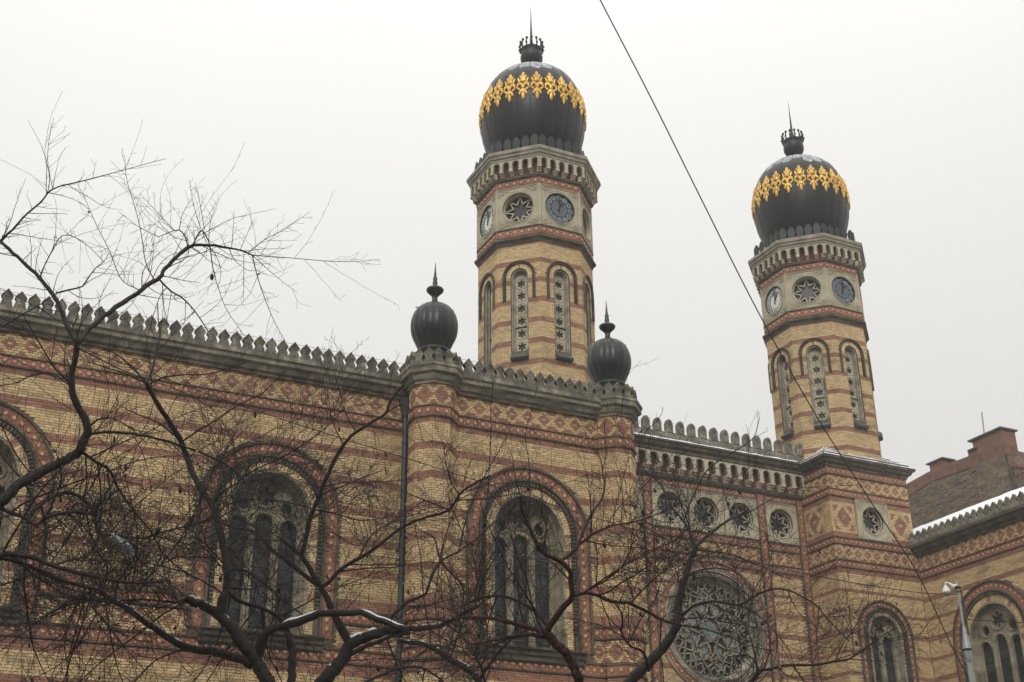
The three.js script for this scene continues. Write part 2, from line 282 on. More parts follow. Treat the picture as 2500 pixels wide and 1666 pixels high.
// stone window tracery: lancets below, roundels in the head. returns a Shape
function traceryShape(cx, half, spring, bottom, n) {
  const holes = [], w = (2 * half - 0.1) / n, r = w * 0.36, y = spring - half * (n === 2 ? 0.30 : 0.18);
  for (let i = 0; i < n; i++) holes.push(archPts(cx - half + 0.05 + w * (i + 0.5), r, y - (n === 3 && i !== 1 ? 0.12 * half : 0), bottom + 0.06, 10));
  if (n === 2) { holes.push(foil(cx, spring + half * 0.43, half * 0.36, 6)); for (const s of [-1, 1]) holes.push(circ(cx + s * half * 0.6, spring + half * 0.10, half * 0.13, 14)); }
  else { holes.push(foil(cx, spring + half * 0.52, half * 0.26, 6)); for (const s of [-1, 1]) holes.push(circ(cx + s * half * 0.56, spring + half * 0.26, half * 0.15, 16)); }
  return { shape: withHoles(archPts(cx, half, spring, bottom), holes), w, r, y };
}
function archWindow(t, m, o) { // o: cx spring bottom half ring0 ring1 n
  const g = grp('arched_window', t), { cx, spring, bottom, half, ring0, ring1, n } = o, low = bottom - 0.02, c = (q) => at(clean(q), m);
  mesh('ornament_ring', c(archBand(cx, ring1, ring0, spring, o.ringBottom ?? low, 0.05, -0.04)), M.terracotta, g);
  const arcs = []; for (const [r, tk] of [[ring1, 0.05], [ring0, 0.045]]) arcs.push(c(archBand(cx, r + tk, r - 0.02, spring, o.ringBottom ?? low, 0.16, -0.08)));
  mesh('hood_mould', arcs, M.darkStone, g);
  const st = [], rm = (ring0 + ring1) / 2, sz = o.dots ? 0.062 : 0.085, pitch = o.pitch ?? 0.33, na = Math.round((Math.PI * rm) / pitch);
  for (let i = 0; i <= na; i++) { const a = (i / na) * Math.PI; st.push(inlay(m, cx + rm * Math.cos(a), spring + rm * Math.sin(a), 0.012, sz, a)); }
  for (let y = spring - pitch; y > (o.ringBottom ?? low) + 0.1; y -= pitch) for (const s of [-1, 1]) st.push(inlay(m, cx + s * rm, y, 0.012, sz));
  scatter(o.dots ? 'ring_bosses' : 'ring_stars', o.dots ? dotGeo : starGeo, M.star, g, st);
  const de = [], rd = ring0 - 0.12, nd = Math.round((Math.PI * rd) / 0.115);
  for (let i = 0; i <= nd; i++) { const a = (i / nd) * Math.PI; de.push(c(new THREE.BoxGeometry(0.11, 0.055, 0.10).rotateZ(a).translate(cx + rd * Math.cos(a), spring + rd * Math.sin(a), 0.01))); }
  for (let y = spring - 0.115; y > low + 0.5; y -= 0.115) for (const s of [-1, 1]) de.push(c(box(0.11, 0.055, 0.10, cx + s * rd, y, 0.01)));
  mesh('dentil_arch', de, M.darkStone, g);
  // radial bricks between dentils and opening, red at the quarter points
  const r0 = half + 0.05, r1 = rd - 0.07, nb = Math.round((Math.PI * r0) / 0.085);
  for (let i = 0; i < nb; i++) { const a = ((i + 0.5) / nb) * Math.PI, q = Math.abs(((a / Math.PI) * 4) % 1 - 0.5) > 0.40; brick(t, m, q ? 'r' : 'y', r1 - r0 - 0.01, ((Math.PI * (r0 + r1)) / 2 / nb) - 0.012, cx + ((r0 + r1) / 2) * Math.cos(a), spring + ((r0 + r1) / 2) * Math.sin(a), -0.03, a); }
  for (const s of [-1, 1]) { const xa = s < 0 ? cx - r1 : cx + r0, xb = s < 0 ? cx - r0 : cx + r1; wall(t, m, xa, xb, low, spring, (x, y) => (o.stripe && o.stripe(y) ? 'r' : 'y'), null, 0.25); }
  mesh('reveal', [c(archBand(cx, half + 0.05, half - 0.03, spring, low, 0.86, -0.86)), c(archBand(cx, half - 0.0, half - 0.09, spring, low, 0.3, -0.62))], M.windowStone, g);
  const m2 = m.clone().multiply(T4(0, 0, o.dots ? 0.3 : 0.08)), c2 = (q) => at(clean(q), m2);
  const tr = traceryShape(cx, half - 0.02, spring, low, n), tg = [c2(ext(tr.shape, 0.13, -0.76))], w = tr.w;
  for (let i = 0; i < n; i++) { const x = cx - half + 0.05 + w * (i + 0.5); tg.push(c2(ring(x, tr.y - (n === 3 && i !== 1 ? 0.12 * half : 0), tr.r * 1.1, 0.035, -0.62, 14, Math.PI))); }
  const R0 = n === 2 ? [[0, 0.43, 0.42], [0.6, 0.1, 0.17], [-0.6, 0.1, 0.17]] : [[0, 0.52, 0.32], [0.56, 0.26, 0.2], [-0.56, 0.26, 0.2]];
  for (const [x, y, r] of R0) tg.push(c2(ring(cx + x * half, spring + y * half, r * half, 0.035, -0.62, 22)));
  for (let i = 1; i < n; i++) { const x = cx - half + 0.05 + w * i; tg.push(c2(lathe([[0.05, low], [0.045, tr.y - 0.25], [0.085, tr.y - 0.18], [0.085, tr.y - 0.05], [0.05, tr.y]], 8).translate(x, 0, -0.63))); }
  mesh('tracery', tg, M.windowStone, g);
  mesh('pane', c2(ext(shp(archPts(cx, half, spring, low)), 0.02, -0.82)), M.leadGlass, g);
  const gl = []; for (let y = low + 0.35; y < spring - 0.2; y += 0.42) gl.push(c2(box(2 * half, 0.025, 0.03, cx, y, -0.77))); mesh('glazing_bars', gl, M.darkStone, g);
  if (o.sill) { mesh('sill', [c(run([[0.05, low - 0.42], [0.12, low - 0.36], [0.12, low - 0.26], [0.20, low - 0.2], [0.20, low - 0.1], [0.30, low - 0.05], [0.30, low]], cx - ring0 - 0.1, cx + ring0 + 0.1))], M.darkStone, g); mesh('sill_snow', c(snowStrip(cx - half, cx + half, low, 0.26, 0.2, 0.02)), M.snow, g); }
  return g;
}
// band of terracotta with raised bosses or stars between thin dark mouldings
function ornamentBand(t, m, x0, x1, y0, y1, geo, pitch, size, sm = 'star') {
  const c = (q) => at(clean(q), m); mesh('ornament_band', c(box(x1 - x0, y1 - y0, 0.06, (x0 + x1) / 2, (y0 + y1) / 2, -0.022)), M.terracotta, t);
  mesh('string_course', [c(box(x1 - x0 + 0.01, 0.045, 0.10, (x0 + x1) / 2, y0, 0.0)), c(box(x1 - x0 + 0.01, 0.045, 0.10, (x0 + x1) / 2, y1, 0.0))], M.darkStone, t);
  const n = Math.max(1, Math.round((x1 - x0) / pitch)), p = (x1 - x0) / n, l = []; for (let i = 0; i < n; i++) l.push(inlay(m, x0 + (i + 0.5) * p, (y0 + y1) / 2, 0.01, size, sm === 'star' ? Math.PI / 8 : 0));
  const tall = [], sq = [];
  for (let i = 0; i <= n; i++) { const x = x0 + i * p; for (const s of [-1, 1]) sq.push(inlay(m, x, (y0 + y1) / 2 + s * (y1 - y0) * 0.27, 0.008, size * 0.42, Math.PI / 4)); }
  scatter('band_inlays', geo, M.star, t, l); scatter('band_lozenges', lozGeo, M.starDim, t, sq);
}
M.starDim = std({ color: lin(0.46, 0.25, 0.17) });
const lozGeo = ext(shp([[1, 0], [0, 1], [-1, 0], [0, -1]]), 0.18);
// pointed, pierced-looking crest stone as on the long parapet; local x centre, base at y 0
function crestShape(w, h) { const P = [[-0.5, 0], [0.5, 0], [0.5, 0.10], [0.44, 0.16], [0.44, 0.24], [0.38, 0.34], [0.31, 0.40], [0.30, 0.46], [0.36, 0.52], [0.45, 0.60], [0.46, 0.67], [0.36, 0.75], [0.14, 0.90], [0.05, 1], [-0.05, 1]], L = P.slice(4, 14).reverse(); const pts = [...P, ...L.slice(0).map(([x, y]) => [-x, y]), [-0.44, 0.16], [-0.5, 0.10]]; const seen = [], out = []; for (const q of pts) { const k = q.join(); if (!seen.includes(k)) { seen.push(k); out.push([q[0] * w, q[1] * h]); } } return shp(out); }
function crestGeo(w, h, d) { // stone body with a raised rim and carved relief
  const g = [ext(crestShape(w, h), d, -d), ext(crestShape(w * 0.98, h * 0.99), 0.02, 0)], s = crestShape(w * 0.8, h * 0.84);
  g[1] = ext((() => { const o = crestShape(w, h), i = crestShape(w * 0.80, h * 0.86).getPoints(); o.holes.push(new THREE.Path(i.map((p) => new THREE.Vector2(p.x, p.y + h * 0.06)))); return o; })(), 0.022, 0);
  for (const [x, y, r] of [[0, 0.62, 0.10], [-0.13, 0.62, 0.06], [0.13, 0.62, 0.06], [0, 0.76, 0.07], [0, 0.47, 0.07], [0, 0.28, 0.09], [-0.16, 0.22, 0.08], [0.16, 0.22, 0.08], [0, 0.12, 0.06], [-0.28, 0.12, 0.06], [0.28, 0.12, 0.06]]) g.push(new THREE.CylinderGeometry(r * w * 0.5, r * w, 0.03, 6).rotateX(Math.PI / 2).translate(x * w, y * h, 0.008));
  return join(g);
}
// round-topped merlon of the middle front
function merlonGeo(w, h, d) {
  const P = [[-0.5, 0.36], [0.5, 0.36], [0.5, 0.80], [0.42, 0.86], [0.36, 0.93], [0.16, 1], [-0.16, 1], [-0.36, 0.93], [-0.42, 0.86], [-0.5, 0.80]].map(([x, y]) => [x * w, y * h]), I = [[-0.3, 0.42], [0.3, 0.42], [0.3, 0.80], [0.15, 0.90], [-0.15, 0.90], [-0.3, 0.80]].map(([x, y]) => [x * w, y * h]);
  const g = [ext(shp(P), d - 0.03, -d), ext(withHoles(P, [I]), 0.03, -0.03)];
  g.push(box(w * 1.56, h * 0.40, d, 0, h * 0.2, -d / 2), ring(0, h * 0.82, w * 0.14, 0.018, -0.01, 10), ring(-w * 0.18, h * 0.26, w * 0.12, 0.018, 0, 8), ring(w * 0.18, h * 0.26, w * 0.12, 0.018, 0, 8), box(w * 0.12, h * 0.3, 0.02, 0, h * 0.58, -0.02));
  return join(g.map(clean));
}
// arcade of narrow scalloped arches on corbels; local x from x0 to x1, heights y0..y1, standing out by z
function corbelArcade(t, m, x0, x1, y0, y1, n, z, back) {
  const p = (x1 - x0) / n, hh = y1 - y0, c = (q) => at(clean(q), m), holes = [], cor = [];
  for (let i = 0; i < n; i++) {
    const cx = x0 + (i + 0.5) * p, w = p * 0.335, top = y1 - hh * 0.10, bot = y0 + hh * 0.34, pts = [[cx - w, bot]];
    for (const s of [-1, 1]) { const seq = []; for (let k = 0; k < 4; k++) { const y = bot + (top - w - bot) * (k / 4); seq.push([cx + s * w * 1.08, y], [cx + s * w * 1.08, y + 0.05], [cx + s * w * 0.70, y + 0.065], [cx + s * w * 0.70, y + 0.08]); } if (s < 0) pts.push(...seq); else { for (let k = 0; k <= 8; k++) { const a = Math.PI - (k / 8) * Math.PI; pts.push([cx + w * 1.05 * Math.cos(a), top - w + w * Math.sin(a)]); } pts.push(...seq.reverse(), [cx + w, bot]); } }
    holes.push(pts);
  }
  const outer = [[x0, y1], [x0, y0 + hh * 0.34]]; for (let i = 0; i < n; i++) { const cx = x0 + (i + 0.5) * p, pts = holes[i]; outer.push(...pts); } outer.push([x1, y0 + hh * 0.34], [x1, y1]);
  mesh('corbel_arcade', [c(ext(shp(outer.filter((q, i, a) => !i || Math.hypot(q[0] - a[i - 1][0], q[1] - a[i - 1][1]) > 1e-4)), 0.13, z - 0.13))], M.paleStone, t);
  for (let i = 0; i <= n; i++) { const x = x0 + i * p, e = i === 0 || i === n ? 0.5 : 1, w = p * 0.42 * e, dx = i === 0 ? w / 2 : i === n ? -w / 2 : 0; cor.push(box(w, hh * 0.13, z - back, x + dx, y0 + hh * 0.275, (z + back) / 2 + 0.01), box(w * 0.86, hh * 0.10, (z - back) * 0.75, x + dx, y0 + hh * 0.165, back + (z - back) * 0.375), box(w * 0.86, hh * 0.11, (z - back) * 0.45, x + dx, y0 + hh * 0.06, back + (z - back) * 0.225)); }
  for (const q of cor) mesh('corbel', c(q), M.paleStone, t);
  mesh('arcade_back', c(box(x1 - x0, hh, 0.04, (x0 + x1) / 2, (y0 + y1) / 2, back - 0.022)), M.maroon, t);
}
// ribbed onion dome of revolution: prof rows [radius, height]; lobes around
function lobed(prof, lobes, depth, perLobe = 6) {
  const n = lobes * perLobe, pos = [], idx = [], pts = new THREE.SplineCurve(prof.map(([r, y]) => new THREE.Vector2(r, y))).getPoints(40);
  pts.forEach((q) => { for (let k = 0; k < n; k++) { const a = (k / n) * 2 * Math.PI, f = Math.abs(Math.cos((a * lobes) / 2)), r = Math.max(0.001, q.x) * (1 - depth * Math.pow(f, 6)); pos.push(Math.sin(a) * r, q.y, Math.cos(a) * r); } });
  for (let i = 0; i < pts.length - 1; i++) for (let k = 0; k < n; k++) { const a = i * n + k, b = i * n + ((k + 1) % n); idx.push(a, b, a + n, b, b + n, a + n); }
  const g = new THREE.BufferGeometry(); g.setAttribute('position', new THREE.Float32BufferAttribute(pos, 3)); g.setAttribute('uv', new THREE.Float32BufferAttribute(new Float32Array((pos.length / 3) * 2), 2)); g.setIndex(idx); g.computeVertexNormals(); return g;
}
function seams(prof, lobes, off, tk) { const pts = new THREE.SplineCurve(prof.map(([r, y]) => new THREE.Vector2(r, y))).getPoints(16), l = []; for (let k = 0; k < lobes; k++) { const a = ((k + 0.0) / lobes) * 2 * Math.PI; l.push(tube(pts.map((q) => V(Math.sin(a) * (q.x + off), q.y, Math.cos(a) * (q.x + off))), pts.map(() => tk), 4)); } return l; }
// ---------------------------------------------------------------- clock towers
const DOMEP = [[1.3, 33.7], [1.55, 34.1], [1.9, 34.6], [2.18, 35.2], [2.37, 35.9], [2.45, 36.6], [2.45, 37.0], [2.37, 37.65], [2.18, 38.27], [1.84, 38.81], [1.32, 39.26], [0.68, 39.55], [0.02, 39.65]];
const domeCurve = new THREE.SplineCurve(DOMEP.map(([r, y]) => new THREE.Vector2(r, y))).getPoints(120);
const domeR = (y) => { for (let i = 1; i < domeCurve.length; i++) if (domeCurve[i].y >= y) { const a = domeCurve[i - 1], b = domeCurve[i]; return a.x + ((b.x - a.x) * (y - a.y)) / (b.y - a.y); } return 0; };
const goldGeo = (() => { // palmette of leaves and curls wrapped on the dome, centred at angle 0
  const bl = [], B = (x, y, rx, ry, d, tilt = 0) => bl.push([x, y, rx, ry, d, tilt]);
  B(0, 0.56, 0.095, 0.22, 0.06); B(-0.09, 0.45, 0.06, 0.16, 0.05, 0.5); B(0.09, 0.45, 0.06, 0.16, 0.05, -0.5); B(0, 0.30, 0.15, 0.12, 0.07);
  for (const s of [-1, 1]) { B(s * 0.20, 0.30, 0.055, 0.17, 0.05, -s * 0.25);  B(s * 0.21, 0.08, 0.085, 0.10, 0.05, s * 0.6); B(s * 0.26, -0.03, 0.045, 0.13, 0.05, s * 0.2); B(s * 0.10, 0.10, 0.07, 0.12, 0.06, -s * 0.4); B(s * 0.10, -0.28, 0.065, 0.15, 0.05, s * 0.5); B(s * 0.19, -0.16, 0.06, 0.10, 0.05, -s * 0.7); B(s * 0.155, -0.38, 0.045, 0.08, 0.045, -s * 0.3); }
  B(0, -0.02, 0.10, 0.16, 0.08); B(0, -0.24, 0.12, 0.13, 0.06); B(0, -0.48, 0.085, 0.20, 0.06);
  const g = bl.map(([x, y, rx, ry, d, tilt]) => new THREE.SphereGeometry(1, 9, 6).scale(rx, ry, d).rotateZ(tilt).translate(x, y, 0)), a = join(g), p = a.attributes.position;
  for (let i = 0; i < p.count; i++) { const y = 37.15 + p.getY(i) * 1.13, r = domeR(y) + 0.02 + p.getZ(i), an = (p.getX(i) * 0.99) / 2.42; p.setXYZ(i, Math.sin(an) * r, y, Math.cos(an) * r); }
  a.computeVertexNormals(); return a;
})();
function buildTower(cx, cz, label, clockPaleFace) {
  const t = thing('clock_tower', label, 'tower', [cx, 0, cz], 'onion-domed clock towers'), A = 2.35, S = A * Math.tan(Math.PI / 8);
  const stripe = (y) => { const k = (y - 22.45) / 0.934; return y > 22.4 && y < 29.1 && k - Math.floor(k) < 0.24; };
  const spring = 27.5, bot = 24.02, body = grp('shaft', t), backs = [], half = 0.37;
  for (let f = 0; f < 8; f++) {
    const m = rotM((f * Math.PI) / 4, A), c = (q) => at(clean(q), m);
    backs.push(c(ext(withHoles(rect(-S, 21.7, S, 29.2), [archPts(0, half, spring, bot, 12)]), 0.42, -0.432)));
    const skip = (x, y, h) => { const dx = Math.abs(x) - h * 0.5; if (y < bot - 0.42) return false; if (y > bot - 0.42 && y < bot && dx < 0.34) return true; if (y < spring) return dx < (y > 26.35 ? 0.64 : half - 0.02) ; return Math.hypot(dx, y - spring) < 0.66; };
    const kd = (x, y) => (stripe(y) ? 'r' : 'y'), q1 = bot - 0.42, q2 = 26.35;
    wall(t, m, -S, S, 21.75, q1, kd, null, 0.26, 0.0778); wall(t, m, -S, S, spring, 29.03, kd, skip, 0.2, 0.0778);
    for (const [a, b] of [[-S, -half - 0.015], [half + 0.015, S]]) wall(t, m, a, b, q1, q2, kd, null, 0.2, 0.0778);
    for (const [a, b] of [[-S, -0.69], [0.69, S]]) wall(t, m, a, b, q2, spring, kd, null, 0.2, 0.0778);
    // jambs beside the opening and radial bricks of the arch
    for (const s of [-1, 1]) wall(t, m, s < 0 ? -0.58 : half + 0.02, s < 0 ? -half - 0.02 : 0.58, 26.35, spring, (x, y) => (stripe(y) ? 'r' : 'y'), null, 0.2, 0.0778);
    for (let i = 0; i < 17; i++) { const a = ((i + 0.5) / 17) * Math.PI; brick(t, m, i === 8 ? 'r' : 'y', 0.19, 0.078, 0.48 * Math.cos(a), spring + 0.48 * Math.sin(a), -0.03, a); }
    const g = grp('lancet_window', t), de = [], rd = 0.645;
    for (let i = 0; i <= 26; i++) { const a = (i / 26) * Math.PI; de.push(c(new THREE.BoxGeometry(0.09, 0.045, 0.09).rotateZ(a).translate(rd * Math.cos(a), spring + rd * Math.sin(a), 0.02))); }
    for (let y = spring - 0.085; y > 26.4; y -= 0.085) for (const s of [-1, 1]) de.push(c(box(0.09, 0.045, 0.09, s * rd, y, 0.02)));
    mesh('dentil_arch', de, M.darkStone, g); mesh('hood_mould', c(archBand(0, 0.72, 0.685, spring, 26.35, 0.15, -0.06)), M.darkStone, g);
    mesh('reveal', [c(archBand(0, half + 0.01, half - 0.06, spring, bot, 0.06, -0.13)), c(archBand(0, half + 0.01, half - 0.11, spring, bot, 0.06, -0.24))], M.stone, g);
    const holes = []; for (let i = 0; i < 6; i++) holes.push(foil(0, bot + 0.32 + i * 0.586, 0.185, 6, 48));
    const tr = [c(ext(withHoles(archPts(0, half - 0.05, spring, bot, 12), holes), 0.07, -0.36))]; for (let i = 0; i < 6; i++) tr.push(c(ring(0, bot + 0.32 + i * 0.586, 0.245, 0.028, -0.29, 20)));
    mesh('pierced_panel', tr, M.paleStone, g); mesh('pane', c(ext(shp(archPts(0, half, spring, bot, 12)), 0.02, -0.42)), M.glass, g);
    mesh('crossbar', c(box(0.8, 0.035, 0.05, 0, bot + 1.2, -0.26)), M.black, g);
    mesh('sill', c(run([[0.0, bot - 0.42], [0.15, bot - 0.40], [0.20, bot - 0.33], [0.19, bot - 0.26], [-0.28, bot + 0.02]], -0.37, 0.37, -0.3)), M.lead, g);
    if (f % 2 === 1 || f === 0) mesh('sill_snow', c(snowStrip(-0.2 + rr(-0.1, 0.1), 0.3, bot - 0.24, 0.14, 0.16, 0.035)), M.slush, g);
    // clock storey
    (f % 2 === 0 ? clock(t, m, 0, 30.86, 2 * S - 0.1, 2.05, 0.72, f === clockPaleFace) : starWindow(t, m, 0, 30.86, 2 * S - 0.1, 2.05, 0.7));
    mesh('corner_rib', at(clean(new THREE.CylinderGeometry(0.075, 0.075, 2.07, 8).translate(0, 30.86, 0)), rotM((f * Math.PI) / 4 + Math.PI / 8, A / COS8 - 0.01)), M.paleStone, t);
    corbelArcade(t, m, -S * 1.13, S * 1.13, 32.40, 33.15, 5, 0.33, 0.03);
    for (const [y0, y1] of [[29.46, 29.78], [31.92, 32.22]]) { const l = [], l2 = []; for (let i = 0; i < 6; i++) { l.push(inlay(m, -S + ((i + 0.5) * 2 * S) / 6, (y0 + y1) / 2, 0.052, 0.085)); l2.push(inlay(m, -S + (i * 2 * S) / 6 + 0.01, (y0 + y1) / 2 + 0.07, 0.05, 0.04, 0.7), inlay(m, -S + (i * 2 * S) / 6 + 0.01, (y0 + y1) / 2 - 0.07, 0.05, 0.04, 0.7)); } scatter('band_bosses', dotGeo, M.star, t, l); scatter('band_lozenges', lozGeo, M.starDim, t, l2); }
    // iron crest on the cornice
    const cw = 0.44, cn = 5; for (let i = 0; i < cn; i++) mesh('crest_leaf', at(towerCrest, rotM((f * Math.PI) / 4, 2.52).multiply(T4(-0.84 + (i + 0.5) * 0.42 - 0.21 + 0.0, 33.62, 0))), M.iron, t);
    if (f % 2 === 1 || f === 0) { const sp = []; for (let i = 0; i < 4; i++) sp.push(new THREE.SphereGeometry(0.03, 6, 4).applyMatrix4(rotM((f * Math.PI) / 4, 2.6).multiply(T4(-0.63 + i * 0.42, 33.64, 0)))); mesh('snow_crumbs', sp, M.snow, t); }
  }
  mesh('mortar_core', backs, M.mortar, body); mesh('inner_void', oct([[0.02, 21.7], [A - 0.46, 21.7], [A - 0.46, 29.3], [0.02, 29.3]]), M.black, body);
  mesh('string_course', oct([[A - 0.1, 29.04], [A + 0.02, 29.04], [A + 0.05, 29.14], [A + 0.16, 29.24], [A + 0.16, 29.32], [A + 0.06, 29.40], [A - 0.1, 29.44]]), M.darkStone, t);
  mesh('ornament_band', oct([[A - 0.1, 29.44], [A + 0.04, 29.44], [A + 0.04, 29.80], [A - 0.1, 29.80]]), M.terracotta, t); mesh('band_fillet', oct([[A, 29.78], [A + 0.07, 29.78], [A + 0.07, 29.83], [A, 29.83]]), M.darkStone, t);
  mesh('ornament_band', oct([[A - 0.1, 31.90], [A + 0.04, 31.90], [A + 0.04, 32.24], [A - 0.1, 32.24]]), M.terracotta, t);
  mesh('string_course', oct([[A - 0.1, 32.22], [A + 0.06, 32.22], [A + 0.14, 32.30], [A + 0.14, 32.37], [A + 0.03, 32.41], [A - 0.1, 32.41]]), M.darkStone, t);
  mesh('cornice', oct([[1.6, 33.13], [A + 0.36, 33.13], [A + 0.36, 33.22], [A + 0.42, 33.26], [A + 0.44, 33.36], [A + 0.50, 33.42], [A + 0.50, 33.56], [A + 0.46, 33.60], [1.6, 33.62]]), M.stone, t);
  const dome = grp('dome', t); mesh('dome_shell', lobed(DOMEP, 24, 0.004), M.dome, dome); mesh('seam', seams(DOMEP, 24, 0.0, 0.012), M.dome, dome);
  mesh('base_ring', lathe([[1.72, 33.6], [1.72, 33.95], [1.6, 34.05]], 40), M.dome, dome);
  for (let k = 0; k < 24; k++) mesh('gold_palmette', at(goldGeo, new THREE.Matrix4().makeRotationY(((k + 0.5) / 24) * 2 * Math.PI)), M.gold, dome);
  { // thin snow on the crown of the dome, one ragged patch to each lobe
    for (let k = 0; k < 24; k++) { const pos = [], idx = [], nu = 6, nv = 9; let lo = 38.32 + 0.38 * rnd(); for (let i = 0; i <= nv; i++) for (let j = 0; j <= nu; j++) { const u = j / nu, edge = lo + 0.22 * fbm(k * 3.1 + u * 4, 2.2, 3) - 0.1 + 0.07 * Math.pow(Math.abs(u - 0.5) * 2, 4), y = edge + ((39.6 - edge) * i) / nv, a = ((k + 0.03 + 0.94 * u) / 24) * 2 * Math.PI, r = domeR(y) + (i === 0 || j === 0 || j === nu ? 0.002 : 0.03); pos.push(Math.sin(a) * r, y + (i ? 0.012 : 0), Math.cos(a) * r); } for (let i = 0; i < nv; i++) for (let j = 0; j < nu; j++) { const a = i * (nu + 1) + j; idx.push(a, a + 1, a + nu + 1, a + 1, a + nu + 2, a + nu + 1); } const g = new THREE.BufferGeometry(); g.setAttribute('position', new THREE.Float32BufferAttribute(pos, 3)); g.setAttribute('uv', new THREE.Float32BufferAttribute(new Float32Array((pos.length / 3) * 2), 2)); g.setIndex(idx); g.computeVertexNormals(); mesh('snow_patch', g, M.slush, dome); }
  }
  const fin = grp('finial', t), F = 39.58;
  mesh('finial_cup', lathe([[0.24, F - 0.05], [0.17, F + 0.1], [0.15, F + 0.34], [0.28, F + 0.42], [0.43, F + 0.56], [0.53, F + 0.78], [0.54, F + 0.95], [0.50, F + 1.12], [0.49, F + 1.2], [0.56, F + 1.34], [0.53, F + 1.37], [0.1, F + 1.38]], 24), M.iron, fin);
  const pr = []; for (let k = 0; k < 14; k++) { const a = (k / 14) * 2 * Math.PI, x = Math.sin(a), z = Math.cos(a); pr.push(tube([V(x * 0.54, F + 1.28, z * 0.54), V(x * 0.58, F + 1.5, z * 0.58), V(x * 0.54, F + 1.74, z * 0.54)], [0.045, 0.03, 0.04], 5), new THREE.SphereGeometry(0.07, 7, 5).translate(x * 0.53, F + 1.78, z * 0.53), new THREE.SphereGeometry(0.06, 6, 4).translate(x * 0.59, F + 1.48, z * 0.59)); }
  mesh('crown_prongs', pr, M.iron, fin);
  mesh('spike', lathe([[0.16, F + 1.3], [0.11, F + 1.5], [0.13, F + 1.65], [0.075, F + 1.85], [0.05, F + 2.4], [0.022, F + 3.3], [0.004, F + 4.0]], 12), M.iron, fin);
  layBricks(t, body); return t;
}
const towerCrest = (() => { const s = shp([[-0.2, 0], [0.2, 0], [0.2, 0.12], [0.15, 0.26], [0.17, 0.36], [0.19, 0.5], [0.12, 0.68], [0, 0.8], [-0.12, 0.68], [-0.19, 0.5], [-0.17, 0.36], [-0.15, 0.26], [-0.2, 0.12]]); return clean(ext(s, 0.05, -0.05)); })();
buildTower(23.88, -45.42, 'nearer clock tower rising behind the parapet with two small grey domes', 6);
const farTower = buildTower(40.13, -46.33, 'farther clock tower at right, standing on the square snow-stepped base', 6);
